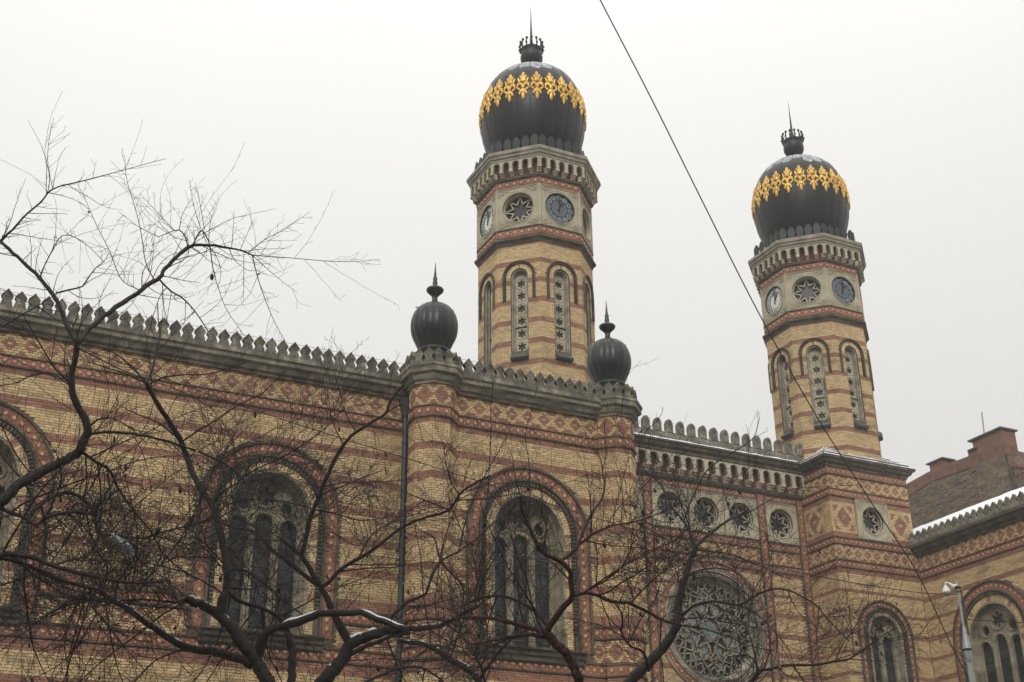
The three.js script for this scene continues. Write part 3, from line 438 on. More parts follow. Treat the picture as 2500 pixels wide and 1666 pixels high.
// ---------------------------------------------------------------- middle front with the rose window, and the square tower base beside it
{
  const t = thing('synagogue_front', 'recessed striped brick front with big rose window and round-topped merlons, left of the far tower', 'building');
  const m = rotM(0, 0, 0, -45.95), c = (q) => at(clean(q), m), x0 = 25.6, x1 = 37.79, rose = [32.48, 14.0], body = grp('wall', t);
  const stripe = (y) => { const k = (15.82 - y) / 0.87; return y < 15.83 && k - Math.floor(k) < 0.25; };
  const RO = 2.22, RB = 2.52;
  mesh('mortar_core', c(ext(withHoles(rect(x0, 4, x1, 22), [circ(rose[0], rose[1], RO, 56), ...[28.3, 30.53, 32.43, 34.29, 36.5].map((x) => circ(x, 19.1, 0.66, 24))]), 0.5, -0.512)), M.mortar, body);
  mesh('inner_void', c(box(x1 - x0, 18, 0.1, (x0 + x1) / 2, 13, -0.75)), M.black, body);
  const pil = [29.36, 35.40, 37.6], inPil = (x) => pil.some((p) => Math.abs(x - p) < 0.2);
  const skipRose = (x, y) => inPil(x) || Math.hypot(x - rose[0], y - rose[1]) < RB + 0.12;
  wall(t, m, x0, x1, 9.0, 16.62, (x, y) => (stripe(y) ? 'r' : 'y'), skipRose);
  wall(t, m, x0, x1, 16.56, 16.76, () => 'r', inPil);
  wall(t, m, x0, x1, 17.13, 17.76, diamondFrieze(32.4, 0.54), inPil, 0.135, 0.0700);
  for (const [y0, y1] of [[16.78, 17.11], [17.78, 18.13], [20.07, 20.34]]) ornamentBand(t, m, x0, x1, y0, y1, dotGeo, 0.29, 0.062, 'dot');
  for (const p of pil) { // dotted pilaster strips
    mesh('pilaster', [c(box(0.36, 16, 0.12, p, 12.3, 0.02))], M.terracotta, t); mesh('pilaster_edge', [c(box(0.06, 16, 0.16, p - 0.19, 12.3, 0.03)), c(box(0.06, 16, 0.16, p + 0.19, 12.3, 0.03))], M.darkStone, t);
    const l = [], l2 = []; for (let y = 9; y < 20.2; y += 0.42) { l.push(inlay(m, p, y, 0.085, 0.07)); for (const s of [-1, 1]) l2.push(inlay(m, p + s * 0.09, y + 0.21, 0.082, 0.035, Math.PI / 4)); } scatter('pilaster_bosses', dotGeo, M.star, t, l); scatter('pilaster_lozenges', lozGeo, M.starDim, t, l2);
  }
  for (const x of [28.3, 30.53, 32.43, 34.29, 36.5]) starWindow(t, m, x, 19.1, 1.83, 1.88, 0.66);
  for (const x of [30.53, 32.43]) mesh('panel_mullion', c(box(0.05, 1.9, 0.09, x + 0.94, 19.1, 0.01)), M.darkStone, t);
  // cornice, arcade, ledge
  mesh('ledge', c(run([[0.02, 20.34], [0.10, 20.36], [0.16, 20.44], [0.18, 20.52], [0.02, 20.58]], x0, x1)), M.darkStone, t);
  mesh('ledge_snow', c(snowStrip(x0, x1, 20.55, 0.17, 0.12, 0.012)), M.slush, t);
  corbelArcade(t, m, 25.75, 37.79, 20.56, 21.5, 20, 0.36, 0.01);
  mesh('cornice', c(run([[0.36, 21.46], [0.40, 21.5], [0.40, 21.62], [0.52, 21.72], [0.56, 21.84], [0.62, 21.88], [0.62, 21.97]], x0, x1 + 0.05)), M.darkStone, t);
  mesh('cornice_snow', c(snowStrip(x0, x1 - 0.4, 21.965, 0.61, 0.14, 0.07)), M.snow, t);
  const mg = merlonGeo(0.36, 1.02, 0.19); for (let i = 0; i < 20; i++) { const x = 29.28 + (i - 4) * 0.597; if (x < x0 + 0.3 || x > 37.65) continue; mesh('merlon', at(mg, m.clone().multiply(T4(x, 21.97, 0.49))), M.greyStone, t); }
  mesh('merlon_snow', Array.from({ length: 17 }, (_, i) => c(snowStrip(28.7 + i * 0.597 - 0.5, 28.7 + i * 0.597 - 0.28, 22.36, 0.46, 0.16, 0.03))), M.snow, t);
  // rose window
  const g = grp('rose_window', t), [cx, cy] = rose, rings = [[RB + 0.38, 0.05, 0.03], [RB + 0.02, 0.05, 0.03], [RB - 0.07, 0.05, 0.02], [RB - 0.17, 0.045, -0.05], [RB - 0.27, 0.05, -0.12], [RO - 0.02, 0.05, -0.2]];
  mesh('ornament_ring', c(ext(withHoles(circ(cx, cy, RB + 0.38, 72), [circ(cx, cy, RB, 72)]), 0.06, -0.04)), M.terracotta, g);
  const st = []; for (let i = 0; i < 54; i++) { const a = (i / 54) * 2 * Math.PI; st.push(inlay(m, cx + (RB + 0.19) * Math.cos(a), cy + (RB + 0.19) * Math.sin(a), 0.022, 0.068, a)); } scatter('ring_bosses', dotGeo, M.star, g, st);
  mesh('ring_mouldings', rings.map(([r, k, z]) => c(ring(cx, cy, r, k, z, 72))), M.stone, g);
  mesh('splay', c(lathe([[RB, 0], [RB - 0.3, -0.14], [RO - 0.25, -0.42]], 72).rotateX(Math.PI / 2).scale(1, 1, 1).translate(cx, cy, 0)), M.stone, g);
  const b = [], R = RO - 0.1, P = (k, n, r, o = 0) => [cx + r * Math.cos(((k + o) / n) * 2 * Math.PI), cy + r * Math.sin(((k + o) / n) * 2 * Math.PI)], L = (p, q, w) => b.push(c(bar(p[0], p[1], q[0], q[1], w, 0.09, -0.36)));
  for (let k = 0; k < 16; k++) { L(P(k, 16, R), P(k + 5, 16, R), 0.055); L(P(k, 16, R, 0.5), P(k, 16, R * 0.74, 0), 0.05); L(P(k, 16, R, 0.5), P(k + 1, 16, R * 0.74, 0), 0.05); }
  for (let k = 0; k < 8; k++) { L(P(k, 8, R * 0.56), P(k + 3, 8, R * 0.56), 0.05); b.push(c(ring(...P(k, 8, R * 0.44, 0.5), R * 0.13, 0.025, -0.36, 14))); }
  for (const r of [R, R * 0.60, R * 0.23]) b.push(c(ring(cx, cy, r, 0.035, -0.36, 48)));
  mesh('rose_tracery', b, M.windowStone, g); mesh('pane', c(new THREE.CircleGeometry(RO + 0.1, 48).translate(cx, cy, -0.46)), M.glass, g);
  for (let k = 0; k < 8; k++) { mesh('pale_pane', c(new THREE.CircleGeometry(R * 0.12, 8).translate(...P(k, 8, R * 0.72, 0.25), -0.43)), M.paleGlass, g); mesh('pale_pane', c(new THREE.CircleGeometry(R * 0.10, 8).translate(...P(k, 8, R * 0.44, 0.5), -0.43)), M.paleGlass, g); }
  mesh('pale_pane', c(new THREE.CircleGeometry(R * 0.2, 12).translate(cx, cy, -0.43)), M.paleGlass, g);

  // square base under the far tower: two faces towards the street
  const X = 40.13, Z = -46.33, hb = 2.34, fs = (y) => { const k = (15.86 - y) / 0.89; return y < 15.87 && k - Math.floor(k) < 0.22; }, tb = grp('tower_base', t);
  const faces = [[0, true], [-Math.PI / 2, false]], solids = [];
  for (const [th, front] of faces) {
    const q = rotM(th, hb, X, Z), cc = (w) => at(clean(w), q), a = front ? -hb : -hb - 1.2, e = hb, W = { cx: -0.1, spring: 13.98, half: 0.86, ring0: 1.16, ring1: 1.46 };
    const inWin = (x, y, h) => front && (y < W.spring ? Math.abs(x - W.cx) < W.ring1 + 0.02 : Math.hypot(x - W.cx, y - W.spring) < W.ring1 + 0.04);
    solids.push(cc(ext(withHoles(rect(a + 0.03, 4, e - 0.03, 21.6), front ? [archPts(W.cx, W.half + 0.02, W.spring, 5), circ(0, 19.13, 0.62, 24)] : []), 0.9, -0.912)));
    wall(t, q, a, e, 9, 16.53, (x, y) => (fs(y) ? 'r' : 'y'), inWin);
    wall(t, q, a, e, 16.53, 16.77, () => 'r'); wall(t, q, a, e, 17.16, 17.80, diamondFrieze(0, 0.53), null, 0.1325, 0.0700);
    wall(t, q, a, e, 18.17, 18.41, () => 'r', (x) => front && Math.abs(x) < 0.98); wall(t, q, a, e, 19.80, 20.04, () => 'r', (x) => front && Math.abs(x) < 0.98);
    const motif = (mx) => (x, y) => { const dx = Math.abs(x - mx), dy = Math.abs(y - 19.1); if (dy < 0.05 && dx < 0.09) return 'p'; if (dx / 0.40 + dy / 0.50 < 1) return 'r'; if (dx < 0.53 && dy < 0.58 && (0.53 - dx) / 0.30 + (0.58 - dy) / 0.42 < 1) return 'r'; return 'y'; };
    if (front) { wall(t, q, a, -0.96, 18.41, 19.80, motif(-1.64), null, 0.125); wall(t, q, 0.96, e, 18.41, 19.80, motif(1.64), null, 0.125); starWindow(tb, q, 0, 19.13, 1.86, 1.86, 0.62).name = 'star_window'; }
    else wall(t, q, a, e, 18.41, 19.80, motif(1.15), null, 0.125);
    wall(t, q, a, e, 20.43, 21.05, diamondFrieze(0, 0.53), null, 0.1325, 0.0700);
    for (const [y0, y1] of [[16.80, 17.12], [17.84, 18.15], [20.07, 20.40], [21.09, 21.45]]) ornamentBand(tb, q, a, e, y0, y1, dotGeo, 0.28, 0.062, 'dot');
    if (front) archWindow(t, q, { ...W, bottom: 9.2, n: 2, dots: true, pitch: 0.27, stripe: fs });
  }
  mesh('mortar_core', solids, M.mortar, tb); mesh('inner_void', box(hb * 2 - 2.0, 16, hb * 2 - 2.0, X, 13.5, Z), M.black, tb);
  const sq = (prof) => { const g4 = flat(new THREE.LatheGeometry(prof.map(([r, y]) => new THREE.Vector2(Math.max(r, 0.001) * Math.SQRT2, y)), 4, Math.PI / 4)); return g4.translate(X, 0, Z); };
  mesh('base_cornice', sq([[1.9, 21.45], [hb + 0.06, 21.45], [hb + 0.08, 21.54], [hb + 0.2, 21.62], [hb + 0.24, 21.72], [hb + 0.34, 21.78], [hb + 0.36, 21.90], [1.9, 21.91]]), M.darkStone, tb);
  const steps = [], snow = []; for (let i = 0; i < 3; i++) { const r = hb + 0.12 - i * 0.27, y = 21.9 + i * 0.2; steps.push(sq([[1.2, y], [r, y], [r + 0.03, y + 0.14], [r + 0.03, y + 0.2], [1.2, y + 0.2]])); }
  for (let i = 0; i < 4; i++) { const r = i ? hb + 0.15 - (i - 1) * 0.27 : hb + 0.35, y = 21.905 + i * 0.2, dpt = 0.2; for (const th of [0, -Math.PI / 2, Math.PI / 2]) snow.push(at(clean(snowStrip(-r + 0.01, r - 0.01, y, 0.0, dpt, 0.05)), rotM(th, r, X, Z))); }
  mesh('stepped_roof', steps, M.darkStone, tb); mesh('step_snow', snow, M.snow, tb);
  layBricks(t, body);
}
// ---------------------------------------------------------------- long side building with crest parapet, projecting bay and two onion-domed turrets
const crestStone = crestGeo(0.345, 0.56, 0.13);
{
  const t = thing('museum_building', 'long striped brick building with pointed crest parapet and two onion turrets, behind the bare trees', 'building');
  const body = grp('wall', t), stripe = (y) => { const k = (15.27 - y) / 0.912; return y < 15.28 && y > 10.3 && k - Math.floor(k) < 0.245; };
  const cores = [];
  function front(m, x0, x1, wins, phase) {
    const c = (q) => at(clean(q), m);
    cores.push(c(ext(withHoles(rect(x0, 0, x1, 17.6), wins.map((w) => archPts(w, 1.20, 13.0, 9.5))), 0.86, -0.872)), c(box(x1 - x0, 17, 0.05, (x0 + x1) / 2, 8.5, -1.1)));
    const skip = (x, y) => wins.some((w) => (y < 13.0 ? Math.abs(x - w) < 2.07 && y > 9.3 : Math.hypot(x - w, y - 13.0) < 2.08));
    const kind = (x, y) => (stripe(y) || (y < 8.86 && y > 8.55) || (y < 7.95 && y > 7.7) ? 'r' : 'y');
    wall(t, m, x0, x1, 10.62, 15.86, kind, skip); wall(t, m, x0, x1, 15.86, 16.05, () => 'r', skip);
    wall(t, m, x0, x1, 10.40, 10.62, () => 'r', skip); wall(t, m, x0, x1, 5.8, 8.86, kind);
    wall(t, m, x0, x1, 16.40, 17.07, diamondFrieze(phase, 0.56), null, 0.14); wall(t, m, x0, x1, 9.30, 9.95, diamondFrieze(phase, 0.56), skip, 0.14);
    ornamentBand(t, m, x0, x1, 16.07, 16.38, starGeo, 0.245, 0.082); ornamentBand(t, m, x0, x1, 8.90, 9.26, starGeo, 0.245, 0.082);
    let a = x0; for (const w of [...wins, 1e9]) { const b = Math.min(x1, w - 2.08); if (b > a + 0.2) ornamentBand(t, m, a, b, 10.0, 10.36, starGeo, 0.245, 0.082); a = w + 2.08; }
    mesh('cornice', c(run([[0.0, 17.05], [0.10, 17.06], [0.10, 17.12], [0.20, 17.16], [0.26, 17.28], [0.36, 17.34], [0.36, 17.45], [0.42, 17.50], [0.42, 17.60]], x0, x1, -0.3)), M.greyStone, t);
    const n = Math.round((x1 - x0 - 0.1) / 0.3535), off = x0 + 0.05;
    for (let i = 0; i < n; i++) mesh('crest_stone', at(crestStone, m.clone().multiply(T4(off + (i + 0.5) * 0.3535, 17.6, 0.375)).multiply(new THREE.Matrix4().makeScale(1, 0.985 + 0.03 * rnd(), 1))), M.greyStone, t);
    mesh('crest_snow', c(snowStrip(x0 + 0.1, x1 - 0.1, 17.605, 0.22, 0.12, 0.02)), M.snow, t);
    mesh('lightning_wire', c(tube([V(x0, 18.24, 0.1), V((x0 + x1) / 2, 18.21, 0.1), V(x1, 18.24, 0.1)], [0.006, 0.006, 0.006], 4)), M.cable, t);
    for (const w of wins) archWindow(t, m, { cx: w, spring: 13.0, bottom: 9.55, half: 1.17, ring0: 1.62, ring1: 2.02, n: 3, pitch: 0.245, sill: true, stripe });
  }
  front(rotM(0, 0, 0, -35), -7.5, 14.0, [-6.2, 1.78, 9.77], 10.62);
  front(rotM(0, 0, 0, -33.87), 14.3, 20.6, [17.42], 17.45);
  cores.push(box(0.5, 17.5, 11.5, 20.9, 8.75, -39.7), box(0.4, 17.5, 1.3, 14.2, 8.75, -34.5));
  mesh('mortar_core', cores, M.mortar, body);
  mesh('flat_roof', box(29, 0.2, 11, 6.7, 17.45, -40.8), M.lead, t);
  // turrets
  for (const [x, z] of [[14.3, -34.05], [20.58, -34.05]]) {
    const g = grp('turret', t, [x, 0, z]), a = 0.665, s = a * Math.tan(Math.PI / 8), P = T4(x, 0, z);
    for (let f = 0; f < 8; f++) {
      const m = rotM((f * Math.PI) / 4, a), w = P.clone().multiply(m);
      if (f === 3 || f === 4 || f === 5) continue;
      wall(t, w, -s, s, 10.62, 15.86, (xx, y) => (stripe(y) ? 'r' : 'y'), null, 0.2); wall(t, w, -s, s, 15.86, 16.05, () => 'r', null, 0.2); wall(t, w, -s, s, 16.40, 17.10, diamondFrieze(0, 0.56), null, 0.14); wall(t, w, -s, s, 10.40, 10.62, () => 'r', null, 0.2);
      wall(t, w, -s, s, 5.8, 8.86, (xx, y) => ((y < 8.86 && y > 8.55) || (y < 7.95 && y > 7.7) ? 'r' : 'y'), null, 0.2); wall(t, w, -s, s, 9.30, 9.95, diamondFrieze(0, 0.56), null, 0.14);
      for (const y of [16.225, 10.18, 9.08]) scatter('band_stars', starGeo, M.star, g, [-1, 1].map((k) => inlay(m, (k * s) / 2, y, 0.03, 0.08, Math.PI / 8)));
      for (let i = 0; i < 2; i++) mesh('crest_stone', at(crestStone, rotM((f * Math.PI) / 4, 0.80).multiply(T4((i - 0.5) * 0.335, 17.66, 0))), M.greyStone, g);
    }
    mesh('core', oct([[0.01, 0], [a - 0.011, 0], [a - 0.011, 17.2], [0.01, 17.2]]), M.mortar, g);
    for (const y of [16.225, 10.18, 9.08]) { mesh('ornament_band', oct([[0.4, y - 0.16], [a + 0.02, y - 0.16], [a + 0.02, y + 0.16], [0.4, y + 0.16]]), M.terracotta, g); for (const d of [-0.165, 0.165]) mesh('string_course', oct([[0.4, y + d - 0.025], [a + 0.05, y + d - 0.025], [a + 0.05, y + d + 0.025], [0.4, y + d + 0.025]]), M.darkStone, g); }
    mesh('turret_cornice', oct([[0.3, 17.08], [a + 0.05, 17.10], [a + 0.05, 17.16], [a + 0.12, 17.22], [a + 0.16, 17.36], [a + 0.26, 17.42], [a + 0.26, 17.56], [a + 0.30, 17.60], [a + 0.30, 17.68], [0.3, 17.70]]), M.greyStone, g);
    const dp = [[0.45, 17.9], [0.45, 18.35], [0.47, 18.45], [0.575, 18.68], [0.70, 18.97], [0.745, 19.24], [0.72, 19.5], [0.62, 19.77], [0.43, 19.97], [0.2, 20.06], [0.02, 20.08]];
    mesh('dome_shell', lobed(dp.slice(2), 16, 0.045), M.greenDome, g); mesh('dome_neck', lathe([[0.44, 17.6], [0.44, 18.32], [0.52, 18.36], [0.52, 18.44], [0.47, 18.48]], 32), M.greenDome, g);
    mesh('dome_seam', seams(dp.slice(2), 16, -0.028, 0.011), M.greenDome, g);
    mesh('finial', lathe([[0.17, 20.05], [0.10, 20.12], [0.085, 20.3], [0.11, 20.36], [0.16, 20.42], [0.26, 20.52], [0.28, 20.58], [0.26, 20.62], [0.10, 20.70], [0.07, 20.76], [0.085, 20.82], [0.06, 20.9], [0.075, 20.98], [0.045, 21.05], [0.025, 21.3], [0.003, 21.6]], 20), M.greenDome, g);
    mesh('dome_snow_sheen', Array.from({ length: 6 }, () => { const y = rr(19.78, 19.9), aa = rr(0, 6.28), rad = 0.58; return new THREE.SphereGeometry(0.03, 6, 4).scale(1.6, 0.5, 1).translate(Math.sin(aa) * rad, y, Math.cos(aa) * rad); }), M.slush, g);  // pale flecks: crumbs of snow that also paint a sheen on the dome
  }
  // drainpipe beside the first turret
  const dpz = -34.78, dpx = 13.72, pipe = grp('drainpipe', t); mesh('pipe', tube([V(dpx, 5, dpz), V(dpx, 16.2, dpz), V(dpx, 16.9, dpz)], [0.095, 0.095, 0.095], 12), M.pipe, pipe);
  mesh('hopper', new THREE.CylinderGeometry(0.26, 0.12, 0.6, 8).translate(dpx, 16.7, dpz), M.pipe, pipe); for (const y of [8, 10.6, 13.2, 15.6]) mesh('pipe_clamp', new THREE.CylinderGeometry(0.115, 0.115, 0.06, 12).translate(dpx, y, dpz), M.pipe, pipe);
  layBricks(t, body);
}
// ---------------------------------------------------------------- right wing running towards the street
{
  const t = thing('side_wing', 'striped brick wing with dark crest and snowy roof at the right edge', 'building'), body = grp('wall', t), m = rotM(-Math.PI / 2, 0, 42.5, 0), c = (q) => at(clean(q), m);
  const z0 = -43.98, z1 = -27, W = { cx: -40.2, spring: 13.42, half: 1.36, ring0: 1.86, ring1: 2.27 }, W2 = { ...W, cx: -33.0 }, st = (y) => { const k = (15.8 - y) / 0.873; return y < 15.81 && k - Math.floor(k) < 0.22; };
  const skip = (x, y) => [W, W2].some((w) => (y < w.spring ? Math.abs(x - w.cx) < w.ring1 + 0.05 : Math.hypot(x - w.cx, y - w.spring) < w.ring1 + 0.06));
  mesh('mortar_core', [c(ext(withHoles(rect(z0, 0, z1, 18.2), [W, W2].map((w) => archPts(w.cx, w.half + 0.02, w.spring, 8))), 0.86, -0.872)), c(box(17, 18, 0.1, -35.5, 9, -1.2))], M.mortar, body);
  wall(t, m, z0, z1, 8, 16.44, (x, y) => (st(y) ? 'r' : 'y'), skip); wall(t, m, z0, z1, 16.44, 16.66, () => 'r'); wall(t, m, z0, z1, 17.08, 17.72, diamondFrieze(-41.2, 0.55), null, 0.1375, 0.071);
  ornamentBand(t, m, z0, z1, 16.70, 17.04, dotGeo, 0.29, 0.064, 'dot');
  mesh('cornice', c(run([[0.0, 17.70], [0.10, 17.72], [0.12, 17.82], [0.26, 17.90], [0.30, 18.02], [0.40, 18.08], [0.40, 18.22]], z0, z1, -0.4)), M.darkStone, t);
  const cg = crestGeo(0.375, 0.58, 0.12); for (let i = 0; i < 42; i++) mesh('crest_stone', at(cg, m.clone().multiply(T4(z0 + 0.2 + i * 0.385, 18.2, 0.35))), M.greyStone, t);
  mesh('crest_snow', c(snowStrip(z0, z1, 18.2, 0.2, 0.12, 0.05)), M.snow, t);
  { const g = new THREE.BufferGeometry(), pos = [], idx = [], n = 60; for (let i = 0; i <= n; i++) { const z = z0 - 3.2 + ((z1 - z0 + 3.2) * i) / n, w = 0.05 * fbm(z * 2, 3, 3); pos.push(42.68, 18.2, z, 42.68, 18.62 + w, z, 44.5, 19.86 + w * 1.4, z, 44.56, 19.6, z); } for (let i = 0; i < n; i++) for (let k = 0; k < 3; k++) { const a = i * 4 + k; idx.push(a, a + 4, a + 1, a + 1, a + 4, a + 5); } g.setAttribute('position', new THREE.Float32BufferAttribute(pos, 3)); g.setAttribute('uv', new THREE.Float32BufferAttribute(new Float32Array((pos.length / 3) * 2), 2)); g.setIndex(idx); g.computeVertexNormals(); mesh('roof_snow', g, M.snow, t); mesh('gutter_board', box(0.05, 0.5, z1 - z0, 42.63, 18.42, (z0 + z1) / 2), M.lead, t); }
  for (const w of [W, W2]) archWindow(t, m, { ...w, bottom: 8, n: 3, dots: true, pitch: 0.27, stripe: st });
  layBricks(t, body);
}
// ---------------------------------------------------------------- bare brick gable house behind the wing
{
  const t = thing('apartment_house', 'weathered brown brick firewall with red chimneys behind the snowy wing roof', 'building'), m = rotM(-Math.PI / 2, 0, 62, 0), c = (q) => at(clean(q), m);
  const wm = std({ map: mottle([0.33, 0.275, 0.225], [0.55, 0.475, 0.395], 10, 0.5), bumpMap: bumpTex, bumpScale: 0.03, roughness: 1 }), rm = std({ map: mottle([0.40, 0.285, 0.225], [0.53, 0.385, 0.31], 6, 0.3), roughness: 0.95 });
  mesh('firewall', c(ext(shp([[-80, 0], [-40, 0], [-40, 22.5], [-54.0, 28.0], [-55.2, 28.6], [-55.35, 29.85], [-57.6, 29.6], [-60.7, 29.75], [-61.9, 29.85], [-64.5, 29.4], [-80, 29.4]]), 8, -8)), wm, t);
  mesh('parapet_coping', c(ext(shp([[-80, 29.3], [-64.5, 29.3], [-61.9, 29.7], [-60.7, 29.65], [-57.6, 29.5], [-57.5, 30.28], [-60.7, 30.42], [-61.9, 30.42], [-64.5, 30.2], [-80, 30.2]]), 0.6, -0.55)), rm, t);
  // rough courses standing proud on the old wall
  const bl = []; for (let i = 0; i < 2600; i++) { const x = rr(-66, -50), y = rr(21, 29.6); if (y > 29.4 - 0 && x < -57) continue; if (x > -55.2 && y > 28.4 + (-55.2 - x) * 0.4) continue; const o = new THREE.Matrix4().makeTranslation(x, Math.round(y / 0.085) * 0.085, 0.0).multiply(new THREE.Matrix4().makeScale(rr(0.2, 0.5), 0.075, rr(0.02, 0.09))); bl.push(m.clone().multiply(o)); }
  const im = new THREE.InstancedMesh(brickGeo, std({ color: white, roughness: 1 }), bl.length); im.name = 'rough_brickwork'; im.userData.kind = 'stuff'; bl.forEach((q, i) => { im.setMatrixAt(i, q); const k = rr(0.6, 1.25); im.setColorAt(i, lin(0.175 * k, 0.128 * k, 0.09 * k)); }); im.castShadow = im.receiveShadow = true; t.add(im);
  mesh('chimney', [c(box(2.45, 2.2, 1.2, -56.53, 30.05, -0.5))], rm, t); mesh('chimney_step', c(box(0.55, 1.4, 1.2, -58.0, 29.9, -0.5)), rm, t); mesh('chimney_base', c(box(2.55, 3.2, 1.25, -56.58, 27.9, -0.5)), wm, t);
  mesh('chimney_cap', [c(box(2.85, 0.1, 1.5, -56.6, 31.2, -0.5)), c(box(0.7, 0.09, 1.5, -57.8, 30.6, -0.5))], M.lead, t);
  mesh('chimney', c(box(1.2, 0.7, 0.9, -61.25, 30.55, -0.45)), rm, t); mesh('chimney_cap', c(box(1.55, 0.09, 1.2, -61.25, 30.93, -0.45)), M.lead, t);
  mesh('rod', c(tube([V(-57.15, 31.2, -0.4), V(-57.02, 33.0, -0.4)], [0.05, 0.045], 6)), M.galv, t);
  const tl = []; for (let i = 0; i < 40; i++) tl.push(c(box(0.3, 0.12, 0.5, -55.0 + i * 0.32, 28.62 - i * 0.128 - 0.05, -0.2))); mesh('tile_edge', tl, M.tile, t); mesh('wall_pipe', c(tube([V(-55.05, 20, 0.12), V(-55.05, 28.7, 0.12)], [0.06, 0.06], 6)), M.darkStone, t);
}
